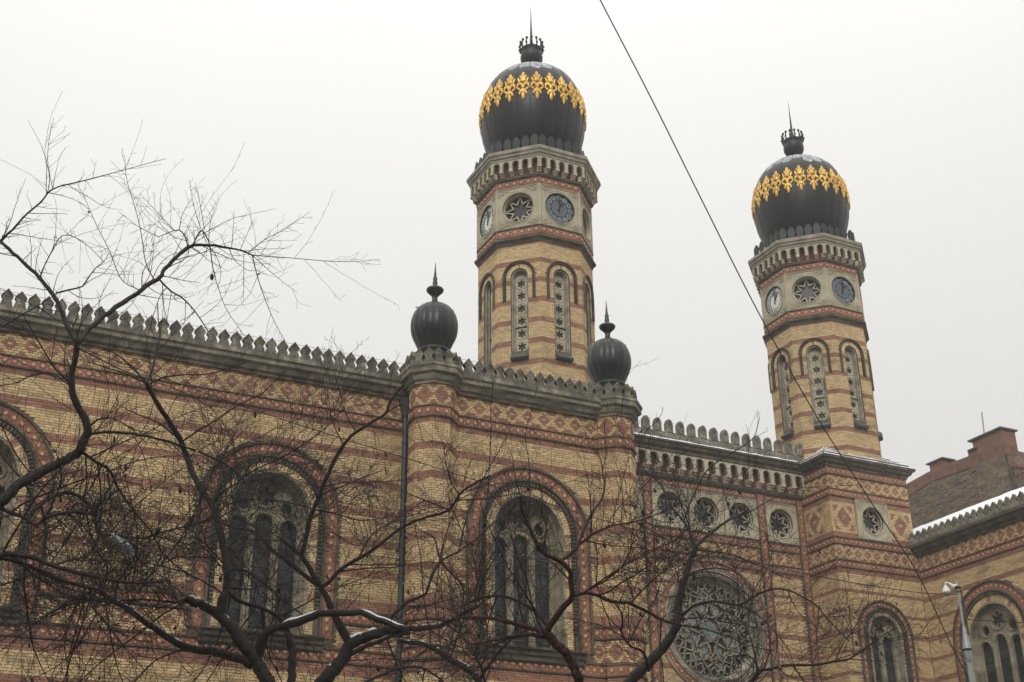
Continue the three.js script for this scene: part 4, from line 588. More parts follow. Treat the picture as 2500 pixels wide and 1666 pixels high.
// ---------------------------------------------------------------- trees
const LIMBS = {
 L: [
  [0, [[-0.69,0.0,-13.91,0.0729],[-0.24,2.53,-14.2,0.0635],[0.2,5.06,-14.5,0.054],[0.6,5.53,-14.61,0.0534],[0.88,5.85,-14.68,0.0521],[1.1,6.09,-14.73,0.0504],[1.27,6.34,-14.77,0.0485],[1.5,6.53,-14.81,0.0466],[1.7,6.69,-14.83,0.0445],[1.85,6.82,-14.85,0.0422]]],
  [0, [[1.85,6.82,-14.85,0.0422],[1.89,6.93,-14.82,0.0399],[1.91,7.08,-14.78,0.0377],[1.84,7.25,-14.75,0.0354],[1.72,7.41,-14.73,0.033],[1.65,7.58,-14.7,0.0307],[1.65,7.8,-14.65,0.0284],[1.64,8.05,-14.6,0.0262]]],
  [0, [[1.64,8.05,-14.6,0.0238],[1.52,8.29,-14.7,0.0228],[1.41,8.57,-14.8,0.0218],[1.32,8.74,-14.87,0.0207],[1.15,8.99,-14.98,0.0197],[0.98,9.17,-15.07,0.0185],[0.82,9.33,-15.15,0.0174],[0.65,9.5,-15.24,0.0162],[0.45,9.66,-15.33,0.015]]],
  [0, [[0.66,9.5,-15.24,0.013],[0.77,9.66,-15.16,0.0118],[0.88,9.84,-15.08,0.0105],[1.01,10.0,-15.0,0.0093],[1.13,10.19,-14.92,0.0081],[1.4,10.29,-14.79,0.0068],[1.68,10.39,-14.66,0.0056],[1.91,10.47,-14.54,0.0043],[2.34,10.62,-14.32,0.0031]]],
  [0, [[1.07,10.09,-14.92,0.005],[1.04,10.2,-14.85,0.0043],[0.99,10.47,-14.66,0.0036],[0.97,10.62,-14.56,0.0029],[0.97,10.86,-14.39,0.0022]]],
  [0, [[1.13,10.19,-14.92,0.0046],[1.05,10.37,-14.83,0.0033],[1.02,10.48,-14.78,0.002]]],
  [0, [[1.35,8.77,-14.87,0.0107],[1.53,8.84,-14.81,0.0096],[1.63,8.88,-14.78,0.0084],[1.69,9.03,-14.75,0.0072],[1.75,9.14,-14.72,0.0059],[1.83,9.23,-14.69,0.0047],[1.86,9.34,-14.67,0.0035]]],
  [0, [[1.64,8.05,-14.6,0.0262],[1.73,8.24,-14.67,0.0255],[1.87,8.46,-14.76,0.0248],[2.0,8.66,-14.83,0.0241],[2.23,8.94,-14.94,0.0235],[2.41,9.18,-15.02,0.0228],[2.57,9.36,-15.09,0.0219],[2.61,9.48,-15.12,0.021],[2.74,9.71,-15.19,0.0201],[2.91,9.96,-15.26,0.0193],[2.98,10.03,-15.29,0.0182]]],
  [0, [[2.98,10.03,-15.29,0.0172],[3.18,10.04,-15.22,0.015],[3.37,10.02,-15.15,0.0129],[3.56,9.98,-15.07,0.0108],[3.7,9.91,-15.01,0.0086]]],
  [0, [[3.7,9.91,-15.01,0.007],[3.74,9.9,-14.98,0.0061],[4.1,9.8,-14.68,0.0051],[4.51,9.66,-14.3,0.0042],[4.78,9.59,-14.04,0.0032],[5.03,9.55,-13.78,0.0023]]],
  [0, [[3.65,9.94,-15.03,0.0064],[3.8,10.1,-14.91,0.005],[4.01,10.23,-14.77,0.0036],[4.3,10.47,-14.55,0.0022]]],
  [0, [[3.7,9.91,-15.01,0.007],[3.83,9.6,-15.08,0.0059],[4.0,9.27,-15.14,0.0048],[4.17,9.0,-15.18,0.0037],[4.28,8.86,-15.2,0.0027]]],
  [0, [[3.7,9.91,-15.01,0.0054],[4.0,9.61,-14.89,0.0037],[4.27,9.37,-14.77,0.0021]]],
  [0, [[3.45,10.0,-15.13,0.0043],[3.4,10.46,-14.95,0.0022]]],
  [0, [[3.55,9.98,-15.07,0.0043],[3.72,10.54,-15.22,0.0022]]],
  [0, [[3.6,9.96,-15.06,0.0043],[3.63,9.2,-14.97,0.0021]]],
  [0, [[3.37,10.02,-15.15,0.0043],[3.31,10.24,-15.22,0.0022]]],
  [0, [[2.98,10.04,-15.29,0.0097],[3.04,10.2,-15.17,0.0086],[3.13,9.99,-15.06,0.0074],[3.17,9.57,-14.89,0.0063],[3.22,9.26,-14.75,0.0052],[3.32,8.84,-14.55,0.004],[3.51,8.39,-14.28,0.003]]],
  [0, [[3.04,10.23,-15.17,0.0054],[3.02,10.26,-15.18,0.0043],[2.89,10.73,-15.26,0.0033],[2.84,10.99,-15.3,0.0022]]],
  [0, [[3.08,10.21,-15.16,0.0054],[2.93,10.8,-15.15,0.0022]]],
  [0, [[3.13,9.99,-15.06,0.0053],[3.1,10.25,-14.93,0.0037],[3.16,10.51,-14.79,0.0021]]],
  [0, [[2.91,9.98,-15.26,0.0091],[2.87,10.18,-15.36,0.0079],[2.8,10.28,-15.42,0.0068],[2.69,10.27,-15.53,0.0056],[2.58,10.23,-15.63,0.0043]]],
  [0, [[2.8,10.28,-15.42,0.0054],[2.8,10.46,-15.29,0.0038],[2.87,10.63,-15.14,0.0022]]],
  [0, [[2.74,10.27,-15.44,0.0054],[2.3,10.86,-15.72,0.0022]]],
  [0, [[2.58,10.23,-15.63,0.0054],[2.35,10.42,-15.82,0.0038],[2.09,10.71,-16.04,0.0022]]],
  [0, [[2.5,9.33,-15.1,0.0067],[2.37,9.49,-15.03,0.0059],[2.25,9.8,-14.89,0.005],[2.13,10.06,-14.78,0.0042],[1.95,10.39,-14.64,0.0034],[1.87,10.66,-14.52,0.0026]]],
  [0, [[2.32,9.11,-15.04,0.0061],[2.1,9.16,-14.97,0.0054],[1.89,9.45,-14.83,0.0046],[1.68,9.7,-14.71,0.0039],[1.47,9.98,-14.57,0.0032],[1.35,10.11,-14.49,0.0025]]],
  [0, [[2.56,9.34,-15.09,0.0114],[2.7,9.17,-15.01,0.01],[2.86,9.06,-14.94,0.0087],[3.02,8.85,-14.85,0.0074],[3.17,8.59,-14.76,0.0061]]],
  [0, [[2.59,9.39,-15.08,0.0067],[2.83,9.31,-14.94,0.0046],[3.02,9.26,-14.82,0.0026]]],
  [0, [[1.15,8.99,-14.98,0.0079],[1.23,9.37,-15.11,0.0068],[1.38,9.77,-15.25,0.0056],[1.63,9.77,-15.35,0.0044],[1.93,9.62,-15.48,0.0031]]],
  [0, [[1.93,7.04,-14.78,0.0151],[2.1,7.09,-14.79,0.0144],[2.34,7.12,-14.79,0.0136],[2.63,7.12,-14.8,0.0129],[2.93,7.08,-14.79,0.0122],[3.28,7.0,-14.78,0.0114],[3.58,6.88,-14.76,0.0106],[3.8,6.71,-14.76,0.0098]]],
  [0, [[1.92,7.12,-14.78,0.0118],[2.01,7.21,-14.7,0.01],[2.15,7.21,-14.62,0.0083],[2.34,7.07,-14.48,0.0064],[2.52,6.86,-14.34,0.0046]]],
  [0, [[1.89,6.83,-14.84,0.015],[2.07,6.78,-14.94,0.014],[2.26,6.72,-15.04,0.013],[2.39,6.57,-15.15,0.0119],[2.62,6.37,-15.32,0.0108],[2.89,6.18,-15.48,0.0097],[3.11,5.96,-15.64,0.0086],[3.55,5.77,-15.83,0.0075]]],
  [0, [[1.65,7.58,-14.7,0.0104],[1.47,7.69,-14.63,0.0089],[1.3,7.85,-14.54,0.0075],[1.13,8.03,-14.44,0.006],[0.99,8.18,-14.36,0.0046]]],
  [0, [[1.66,7.55,-14.7,0.0104],[1.42,7.76,-14.91,0.0091],[1.25,7.76,-15.05,0.0077],[1.1,7.69,-15.19,0.0062],[0.9,7.66,-15.35,0.0048]]],
  [0, [[0.78,7.98,-14.37,0.0092],[0.93,8.12,-14.33,0.0077],[1.14,8.3,-14.27,0.0062],[1.33,8.48,-14.21,0.0047]]],
  [0, [[1.64,8.0,-14.6,0.0086],[1.83,7.86,-14.44,0.0075],[2.13,7.62,-14.15,0.0065],[2.41,7.44,-13.88,0.0055],[2.72,7.23,-13.56,0.0045],[2.98,6.96,-13.25,0.0036]]],
  [0, [[1.11,6.03,-14.73,0.0201],[1.28,5.96,-14.69,0.0191],[1.41,5.91,-14.66,0.0182],[1.49,5.85,-14.64,0.0172],[1.56,5.92,-14.62,0.0163],[1.67,5.98,-14.59,0.0154],[1.85,6.03,-14.55,0.0145],[2.02,6.02,-14.5,0.0136],[2.13,5.99,-14.47,0.0126]]],
  [0, [[1.41,5.91,-14.66,0.0201],[1.46,6.05,-14.74,0.0193],[1.6,6.23,-14.84,0.0187],[1.78,6.36,-14.95,0.018],[1.94,6.37,-15.02,0.0171],[2.08,6.3,-15.09,0.0162],[2.18,6.2,-15.17,0.0153],[2.26,6.03,-15.28,0.0144],[2.41,6.05,-15.34,0.0135],[2.57,6.06,-15.4,0.0126],[2.89,6.12,-15.53,0.0118]]],
  [0, [[2.84,6.13,-15.54,0.0108],[3.09,6.21,-15.39,0.0099],[3.33,6.27,-15.25,0.0091],[3.61,6.36,-15.08,0.0082],[3.78,6.46,-14.97,0.0074]]],
  [0, [[0.62,5.14,-14.61,0.0297],[0.94,5.35,-14.49,0.0278],[1.16,5.42,-14.4,0.0258],[1.28,5.44,-14.36,0.0237],[1.48,5.4,-14.29,0.0215],[1.67,5.32,-14.21,0.0194],[1.88,5.26,-14.13,0.0172],[2.09,5.21,-14.04,0.015],[2.31,5.16,-13.95,0.0129],[2.56,5.14,-13.83,0.0107],[2.81,5.17,-13.71,0.0086]]],
  [0, [[0.94,5.34,-14.49,0.0214],[1.18,5.44,-14.59,0.0203],[1.39,5.44,-14.67,0.0191],[1.61,5.39,-14.76,0.0178],[1.83,5.33,-14.84,0.0164],[2.09,5.32,-14.92,0.0151],[2.29,5.28,-14.98,0.0137]]],
  [0, [[1.53,6.17,-14.85,0.0114],[1.63,5.86,-14.88,0.0091],[1.64,5.59,-14.91,0.0068],[1.59,5.28,-14.96,0.0045]]],
  [0, [[1.22,5.15,-14.59,0.0086],[1.46,5.27,-14.61,0.0066],[1.65,5.36,-14.62,0.0044]]],
 ],
 B: [
  [1, [[5.48,0.0,-15.53,0.1123],[5.2,1.86,-15.64,0.0978],[4.91,3.73,-15.75,0.0832],[4.75,4.25,-15.81,0.0793],[4.55,4.61,-15.88,0.075],[4.47,4.75,-15.9,0.0702],[4.38,4.9,-15.93,0.0654],[4.22,5.07,-15.98,0.0605],[4.09,5.26,-16.02,0.0557],[3.91,5.42,-16.07,0.0507],[3.71,5.53,-16.12,0.0456],[3.51,5.6,-16.17,0.0405]]],
  [0, [[3.51,5.59,-16.17,0.0152],[3.41,5.54,-16.16,0.0132],[3.17,5.54,-16.16,0.0113],[2.78,5.5,-16.15,0.0093],[2.53,5.4,-16.13,0.0074]]],
  [1, [[4.36,4.81,-15.94,0.0451],[4.25,4.87,-15.98,0.0427],[3.96,4.95,-16.1,0.0402],[3.82,4.98,-16.15,0.0377],[3.56,5.03,-16.25,0.0351],[3.38,5.14,-16.31,0.0327],[3.19,5.25,-16.38,0.0302],[2.93,5.45,-16.47,0.0278],[2.68,5.6,-16.55,0.0253],[2.49,5.71,-16.61,0.0228],[2.3,5.77,-16.66,0.0202]]],
  [0, [[2.51,5.68,-16.6,0.0111],[2.45,5.53,-16.57,0.0096],[2.6,5.34,-16.48,0.008],[2.8,5.08,-16.37,0.0064],[3.11,4.7,-16.18,0.0049]]],
  [0, [[2.44,5.67,-16.61,0.0142],[2.34,5.61,-16.62,0.0118],[2.17,5.5,-16.64,0.0095],[1.94,5.33,-16.66,0.0072],[1.62,5.17,-16.69,0.0049]]],
  [0, [[2.49,5.57,-16.56,0.0111],[2.27,5.52,-16.67,0.0096],[2.02,5.4,-16.8,0.008],[1.78,5.18,-16.94,0.0065],[1.55,4.96,-17.07,0.005]]],
  [0, [[2.53,5.38,-16.49,0.009],[2.37,5.03,-16.29,0.0077],[2.19,4.74,-16.11,0.0064],[1.92,4.5,-15.91,0.0052],[1.65,4.37,-15.74,0.0041]]],
  [1, [[4.42,4.92,-15.92,0.0503],[4.44,5.06,-15.88,0.0483],[4.47,5.18,-15.83,0.0463],[4.55,5.25,-15.78,0.0442],[4.69,5.27,-15.7,0.0421],[4.85,5.34,-15.6,0.0401],[4.99,5.39,-15.51,0.038],[5.13,5.42,-15.42,0.0358],[5.32,5.41,-15.3,0.0337],[5.5,5.4,-15.18,0.0315],[5.65,5.31,-15.07,0.0293],[5.77,5.25,-14.99,0.0271],[5.92,5.19,-14.88,0.025]]],
  [0, [[3.92,5.42,-16.06,0.0431],[3.96,5.59,-16.09,0.042],[4.0,5.8,-16.12,0.0409],[4.01,6.03,-16.17,0.0398],[3.96,6.3,-16.24,0.0387],[3.88,6.64,-16.32,0.0376],[3.81,6.88,-16.39,0.0364],[3.65,7.15,-16.49,0.0352],[3.58,7.28,-16.53,0.0339],[3.46,7.6,-16.62,0.0327]]],
  [0, [[3.46,7.6,-16.62,0.0327],[3.34,7.75,-16.51,0.0303],[3.14,7.94,-16.36,0.028],[2.95,8.08,-16.23,0.0256],[2.77,8.25,-16.08,0.0233],[2.72,8.3,-16.03,0.0212]]],
  [0, [[2.72,8.3,-16.03,0.0138],[2.79,8.56,-16.11,0.0122],[2.83,8.88,-16.2,0.0106],[2.86,9.14,-16.27,0.009],[2.83,9.35,-16.34,0.0073],[2.81,9.67,-16.44,0.0056]]],
  [0, [[2.72,8.3,-16.03,0.0127],[2.49,8.5,-16.01,0.0102],[2.31,8.61,-16.0,0.0077],[2.14,8.66,-15.99,0.0053]]],
  [0, [[2.74,8.28,-16.03,0.0116],[2.93,8.42,-16.02,0.0103],[3.17,8.49,-16.0,0.009],[3.45,8.54,-15.98,0.0077],[3.76,8.67,-15.94,0.0063],[4.01,8.82,-15.91,0.0049]]],
  [0, [[2.72,8.3,-16.03,0.0116],[2.4,8.32,-15.87,0.0092],[2.13,8.3,-15.73,0.0069],[1.79,8.26,-15.53,0.0045]]],
  [0, [[3.34,7.75,-16.51,0.0119],[3.49,7.86,-16.33,0.0106],[3.65,7.96,-16.14,0.0093],[3.88,8.12,-15.84,0.0079],[4.12,8.23,-15.55,0.0066],[4.33,8.48,-15.21,0.0053]]],
  [0, [[3.3,7.81,-16.52,0.0119],[2.96,7.95,-16.43,0.0093],[2.68,7.99,-16.35,0.0067],[2.39,8.05,-16.26,0.0042]]],
  [0, [[3.47,6.57,-16.42,0.0121],[3.88,6.83,-16.59,0.0114],[4.07,7.04,-16.69,0.0106],[4.35,7.17,-16.78,0.0097],[4.78,7.26,-16.9,0.0088],[5.13,7.27,-16.99,0.0079],[5.38,7.26,-17.05,0.0069]]],
  [0, [[3.79,6.96,-16.4,0.0123],[3.91,7.08,-16.28,0.0113],[4.04,7.18,-16.16,0.0103],[4.17,7.3,-16.04,0.0093],[4.46,7.45,-15.78,0.0083],[4.71,7.61,-15.55,0.0073],[4.95,7.82,-15.3,0.0063],[5.1,8.01,-15.12,0.0053]]],
  [0, [[4.03,6.02,-16.17,0.0135],[4.24,6.04,-16.19,0.0124],[4.42,5.95,-16.21,0.0112],[4.53,5.9,-16.22,0.01],[4.69,5.79,-16.25,0.0088],[4.87,5.69,-16.27,0.0076],[5.12,5.54,-16.3,0.0064]]],
  [0, [[4.02,5.78,-16.12,0.0129],[4.28,5.8,-16.2,0.0104],[4.53,5.91,-16.28,0.0079],[4.74,6.16,-16.38,0.0054]]],
  [1, [[4.01,5.75,-16.12,0.0206],[4.21,5.64,-16.21,0.0202],[4.47,5.62,-16.3,0.0199],[4.7,5.57,-16.37,0.0195],[4.85,5.5,-16.43,0.019],[4.97,5.36,-16.51,0.0186]]],
  [0, [[4.87,3.87,-15.77,0.0442],[4.85,4.63,-15.88,0.0434],[4.85,4.91,-15.91,0.0419],[4.83,5.15,-15.95,0.0403],[4.79,5.26,-15.98,0.0385]]],
  [0, [[3.96,6.28,-16.24,0.0131],[4.14,6.46,-16.31,0.0109],[4.33,6.58,-16.37,0.0087],[4.55,6.77,-16.44,0.0065]]],
  [0, [[3.97,6.08,-16.18,0.0104],[3.69,6.3,-16.12,0.0086],[3.52,6.37,-16.09,0.0069],[3.3,6.44,-16.05,0.0051]]],
  [0, [[4.0,5.98,-16.17,0.0104],[3.82,6.17,-16.2,0.0078],[3.66,6.32,-16.23,0.0052]]],
 ],
 C: [
  [1, [[4.57,0.0,-16.92,0.1224],[4.92,1.96,-17.06,0.1066],[5.26,3.92,-17.21,0.0907],[5.47,4.52,-17.3,0.087],[5.72,4.94,-17.33,0.0826],[5.89,5.12,-17.33,0.0774],[6.02,5.31,-17.33,0.072],[6.11,5.49,-17.34,0.0664],[6.34,5.61,-17.32,0.0608],[6.6,5.7,-17.28,0.055],[6.82,5.75,-17.25,0.0491]]],
  [1, [[6.82,5.75,-17.25,0.0347],[7.01,5.71,-16.98,0.0301],[7.21,5.73,-16.69,0.0256],[7.38,5.83,-16.39,0.0212],[7.52,5.9,-16.14,0.0168]]],
  [0, [[6.09,5.5,-17.35,0.0511],[5.98,5.71,-17.38,0.047],[5.84,5.93,-17.41,0.0429],[5.78,6.09,-17.42,0.0387],[5.66,6.27,-17.45,0.0345],[5.51,6.52,-17.48,0.0303],[5.35,6.72,-17.51,0.0261],[5.2,6.84,-17.55,0.0217],[5.05,6.97,-17.58,0.0174]]],
  [0, [[5.65,6.29,-17.45,0.0288],[5.38,6.48,-17.54,0.0264],[5.2,6.63,-17.6,0.024],[4.97,6.81,-17.67,0.0215],[4.79,7.0,-17.73,0.0191],[4.59,7.07,-17.78,0.0166],[4.45,7.08,-17.82,0.0141],[4.27,7.16,-17.87,0.0116]]],
  [0, [[5.68,6.28,-17.44,0.0242],[5.77,6.34,-17.38,0.023],[5.91,6.52,-17.29,0.022],[6.11,6.66,-17.17,0.0208],[6.32,6.81,-17.03,0.0197],[6.47,6.95,-16.92,0.0186],[6.69,7.13,-16.77,0.0175],[6.88,7.21,-16.65,0.0163],[7.19,7.31,-16.44,0.0152],[7.3,7.53,-16.33,0.014],[7.48,7.68,-16.2,0.0129],[7.67,7.78,-16.06,0.0117]]],
  [0, [[5.38,6.71,-17.51,0.0301],[5.39,6.84,-17.43,0.0287],[5.39,7.15,-17.25,0.0272],[5.42,7.33,-17.13,0.0258],[5.46,7.51,-17.0,0.0244],[5.49,7.7,-16.89,0.0229],[5.56,7.97,-16.69,0.0215],[5.64,8.15,-16.54,0.0201],[5.73,8.25,-16.42,0.0186],[5.89,8.36,-16.23,0.0172],[6.03,8.45,-16.06,0.0157],[6.05,8.59,-15.96,0.0143],[6.1,8.69,-15.87,0.0129],[6.17,8.8,-15.76,0.0114]]],
  [0, [[6.03,8.45,-16.06,0.0092],[6.18,8.55,-15.93,0.0079],[6.3,8.48,-15.83,0.0066],[6.38,8.27,-15.73,0.0052],[6.42,7.93,-15.61,0.0039]]],
  [0, [[5.73,8.25,-16.42,0.0104],[5.59,8.63,-16.57,0.0086],[5.55,8.9,-16.65,0.0067],[5.47,9.29,-16.77,0.0048]]],
  [0, [[5.61,8.06,-16.55,0.0092],[5.41,8.3,-16.43,0.0075],[5.3,8.49,-16.33,0.0057],[5.21,8.73,-16.19,0.004]]],
  [1, [[6.07,5.32,-17.31,0.0282],[6.34,5.48,-17.3,0.0256],[6.49,5.54,-17.29,0.0229],[6.73,5.65,-17.26,0.0202],[6.95,5.69,-17.24,0.0174]]],
  [0, [[7.19,7.31,-16.44,0.0117],[6.96,7.38,-16.47,0.0095],[6.72,7.45,-16.5,0.0074],[6.51,7.52,-16.52,0.0052]]],
  [0, [[6.11,6.66,-17.17,0.0127],[6.31,7.03,-17.25,0.0106],[6.47,7.18,-17.27,0.0083],[6.73,7.34,-17.28,0.006]]],
  [0, [[5.41,7.44,-17.02,0.0115],[5.73,7.61,-16.98,0.0097],[6.01,7.76,-16.94,0.0078],[6.3,7.91,-16.89,0.0059]]],
  [0, [[5.4,7.28,-17.14,0.0116],[5.73,7.26,-17.13,0.01],[6.04,7.21,-17.12,0.0085],[6.25,7.23,-17.11,0.0069],[6.59,7.33,-17.09,0.0053]]],
 ],
 D: [
  [1, [[9.07,0.0,-16.75,0.0751],[8.86,2.06,-17.11,0.0653],[8.66,4.12,-17.47,0.0556],[8.53,4.78,-17.73,0.0528],[8.37,5.24,-17.95,0.0495],[8.3,5.38,-18.03,0.0455],[8.14,5.51,-18.16,0.0415],[7.99,5.63,-18.29,0.0375],[7.83,5.78,-18.43,0.0334],[7.7,5.85,-18.52,0.0292],[7.36,5.92,-18.76,0.025]]],
  [0, [[8.39,5.31,-17.94,0.0207],[8.48,5.53,-17.73,0.018],[8.61,5.75,-17.5,0.0152],[8.71,5.85,-17.33,0.0124],[8.89,5.94,-17.08,0.0096]]],
  [0, [[8.45,5.13,-17.91,0.0182],[8.37,5.31,-17.8,0.0162],[8.21,5.52,-17.69,0.0141],[8.07,5.67,-17.61,0.012]]],
  [0, [[6.86,5.26,-18.95,0.0197],[7.01,5.33,-19.0,0.0186],[7.36,5.51,-19.1,0.0176],[7.78,5.64,-19.19,0.0166],[8.02,5.63,-19.24,0.0154],[8.36,5.49,-19.33,0.0142],[8.54,5.34,-19.4,0.013]]],
  [0, [[7.18,6.14,-18.83,0.0214],[7.23,6.24,-18.82,0.0207],[7.32,6.35,-18.79,0.02],[7.51,6.54,-18.73,0.0194],[7.77,6.67,-18.64,0.0188],[7.83,6.88,-18.63,0.0181],[7.92,7.09,-18.6,0.0175],[7.98,7.2,-18.58,0.0168]]],
  [0, [[7.98,7.2,-18.58,0.0142],[7.93,7.36,-18.58,0.0123],[7.86,7.56,-18.58,0.0104],[7.74,7.64,-18.61,0.0084],[7.55,7.7,-18.66,0.0065]]],
  [0, [[7.98,7.2,-18.58,0.0168],[8.11,6.96,-18.42,0.0154],[8.23,6.75,-18.27,0.014],[8.2,6.49,-18.19,0.0126],[8.12,6.21,-18.12,0.0112],[8.11,5.94,-18.03,0.0099]]],
  [0, [[7.98,7.2,-18.58,0.0155],[8.28,7.38,-18.5,0.0133],[8.58,7.63,-18.41,0.0111],[8.79,7.85,-18.35,0.0089],[9.09,8.06,-18.25,0.0066]]],
  [0, [[7.98,7.2,-18.58,0.0129],[8.09,7.57,-18.69,0.0111],[8.28,8.04,-18.8,0.0093],[8.51,8.6,-18.92,0.0075],[8.72,9.17,-19.05,0.0055]]],
  [0, [[8.27,6.27,-18.05,0.01],[8.37,6.89,-17.97,0.0092],[8.43,7.73,-17.88,0.0084],[8.47,8.59,-17.81,0.0076],[8.48,9.14,-17.77,0.0068],[8.47,9.5,-17.75,0.0059],[8.48,9.91,-17.72,0.0049],[8.49,10.04,-17.71,0.004]]],
  [0, [[8.26,7.34,-18.5,0.0117],[8.31,7.73,-18.43,0.0105],[8.45,8.26,-18.31,0.0092],[8.61,8.66,-18.18,0.008],[8.8,9.07,-18.04,0.0067],[8.94,9.41,-17.93,0.0054]]],
 ],
 E: [
  [0, [[9.27,0.0,-15.51,0.0744],[8.99,1.93,-15.35,0.0647],[8.7,3.85,-15.19,0.0551],[8.54,4.39,-15.1,0.0541],[8.43,4.76,-15.05,0.053],[8.38,4.89,-15.03,0.0517],[8.25,5.1,-15.03,0.0505],[8.13,5.21,-15.05,0.0492],[7.97,5.37,-15.07,0.0479]]],
  [0, [[8.12,5.2,-15.05,0.0319],[7.98,5.38,-15.18,0.0286],[7.81,5.48,-15.33,0.0251],[7.6,5.56,-15.49,0.0216],[7.32,5.63,-15.7,0.0181],[7.1,5.63,-15.85,0.0145],[6.91,5.59,-15.99,0.0109]]],
  [0, [[8.0,5.44,-15.06,0.0213],[7.91,5.66,-15.22,0.0194],[7.77,5.82,-15.42,0.0174],[7.58,5.93,-15.64,0.0154],[7.39,5.92,-15.85,0.0133],[7.23,5.85,-16.04,0.0111]]],
  [0, [[8.08,5.29,-15.08,0.0266],[7.82,5.33,-15.14,0.0226],[7.55,5.3,-15.2,0.0185],[7.29,5.23,-15.26,0.0145],[7.02,5.17,-15.31,0.0105]]],
  [0, [[7.99,5.38,-15.06,0.0341],[8.07,5.58,-14.89,0.0322],[8.18,5.77,-14.69,0.0304],[8.12,5.94,-14.63,0.0286],[8.09,6.06,-14.58,0.0268],[7.94,6.18,-14.57,0.0249],[7.74,6.25,-14.58,0.0231],[7.6,6.39,-14.56,0.0212],[7.53,6.48,-14.54,0.0194],[7.42,6.65,-14.5,0.0176],[7.31,6.84,-14.45,0.0158]]],
  [0, [[7.94,6.18,-14.57,0.0223],[8.16,6.34,-14.61,0.0204],[8.29,6.51,-14.67,0.0186],[8.49,6.84,-14.78,0.0168],[8.65,7.06,-14.84,0.0148],[8.81,7.26,-14.89,0.0128],[8.89,7.47,-14.97,0.0107],[8.94,7.73,-15.09,0.0086]]],
  [0, [[8.94,7.73,-15.09,0.0086],[8.91,7.98,-15.13,0.007],[8.81,8.11,-15.2,0.0052],[8.77,8.37,-15.25,0.0035]]],
  [0, [[8.94,7.73,-15.09,0.0081],[8.93,7.93,-14.96,0.0065],[8.85,8.18,-14.84,0.005],[8.78,8.43,-14.72,0.0034]]],
  [0, [[8.18,5.77,-14.69,0.0212],[8.3,5.82,-14.69,0.0206],[8.52,5.83,-14.69,0.0199],[8.75,5.76,-14.7,0.0192],[9.05,5.76,-14.69,0.0186],[9.35,5.66,-14.69,0.0179],[9.55,5.59,-14.69,0.0172],[9.77,5.55,-14.68,0.0164]]],
  [0, [[8.29,6.47,-14.67,0.0141],[8.46,6.61,-14.54,0.0126],[8.63,6.69,-14.41,0.0112],[8.85,6.72,-14.23,0.0097],[9.04,6.78,-14.08,0.0083],[9.25,6.88,-13.89,0.0068],[9.41,6.97,-13.75,0.0054]]],
  [1, [[9.36,4.92,-14.81,0.0161],[9.29,5.07,-14.76,0.0149],[9.23,5.16,-14.74,0.0136],[9.05,5.22,-14.75,0.0123],[8.91,5.37,-14.72,0.0111],[8.88,5.57,-14.62,0.0098],[8.73,5.74,-14.59,0.0086]]],
  [0, [[9.05,5.76,-14.69,0.0108],[9.13,5.88,-14.6,0.0094],[9.25,6.03,-14.47,0.0079],[9.42,6.18,-14.31,0.0064],[9.54,6.32,-14.18,0.0049]]],
  [0, [[8.46,5.9,-14.72,0.0107],[8.59,6.0,-14.41,0.0092],[8.68,6.16,-14.14,0.0077],[8.67,6.42,-13.89,0.0062],[8.71,6.58,-13.68,0.0047]]],
  [0, [[7.6,6.39,-14.56,0.0095],[7.49,6.62,-14.58,0.0084],[7.5,7.05,-14.53,0.0073],[7.46,7.49,-14.49,0.0061],[7.41,7.82,-14.47,0.005],[7.48,8.15,-14.4,0.0038]]],
 ],
 F: [
  [0, [[9.07,0.0,-18.74,0.108],[9.44,2.12,-18.37,0.094],[9.81,4.24,-18.0,0.08],[10.11,4.76,-17.74,0.0764],[10.41,5.11,-17.49,0.0725],[10.6,5.3,-17.34,0.0685],[10.77,5.5,-17.19,0.0644],[10.96,5.72,-17.03,0.0604],[11.1,5.95,-16.89,0.0563],[11.18,6.16,-16.81,0.0523],[11.19,6.45,-16.76,0.0483],[11.23,6.66,-16.7,0.0443],[11.3,6.92,-16.62,0.0402],[11.35,7.13,-16.55,0.036],[11.4,7.27,-16.49,0.0319]]],
  [0, [[11.4,7.27,-16.49,0.0229],[11.61,7.47,-16.53,0.0211],[11.83,7.63,-16.55,0.0192],[12.06,7.8,-16.56,0.0173],[12.26,7.91,-16.56,0.0153],[12.52,8.05,-16.56,0.0133]]],
  [0, [[12.06,7.81,-16.56,0.0105],[12.46,7.98,-16.49,0.0092],[12.86,8.22,-16.42,0.008],[13.31,8.45,-16.33,0.0067],[13.65,8.5,-16.24,0.0054],[14.35,8.58,-16.05,0.0041]]],
  [0, [[11.39,7.26,-16.5,0.0204],[11.44,7.6,-16.7,0.0185],[11.44,7.8,-16.83,0.0165],[11.41,8.07,-17.07,0.0144],[11.42,8.51,-17.35,0.0124],[11.4,8.75,-17.53,0.0102]]],
  [0, [[11.42,8.68,-17.51,0.0095],[11.22,8.94,-17.62,0.0087],[11.17,9.21,-17.63,0.0079],[11.21,9.43,-17.59,0.007],[11.3,9.59,-17.52,0.0061],[11.41,9.7,-17.43,0.0052],[11.5,9.87,-17.36,0.0044],[11.52,9.96,-17.34,0.0035]]],
  [0, [[11.44,7.8,-16.83,0.0131],[11.5,8.0,-16.79,0.0121],[11.64,8.34,-16.69,0.0112],[11.78,8.62,-16.58,0.0103],[11.95,8.78,-16.45,0.0093],[12.17,8.93,-16.29,0.0083],[12.41,9.13,-16.1,0.0073],[12.47,9.33,-16.05,0.0063],[12.5,9.46,-16.02,0.0053]]],
  [0, [[11.83,7.63,-16.55,0.0091],[11.72,7.72,-16.69,0.0074],[11.76,7.83,-16.7,0.0057],[11.82,8.05,-16.74,0.004]]],
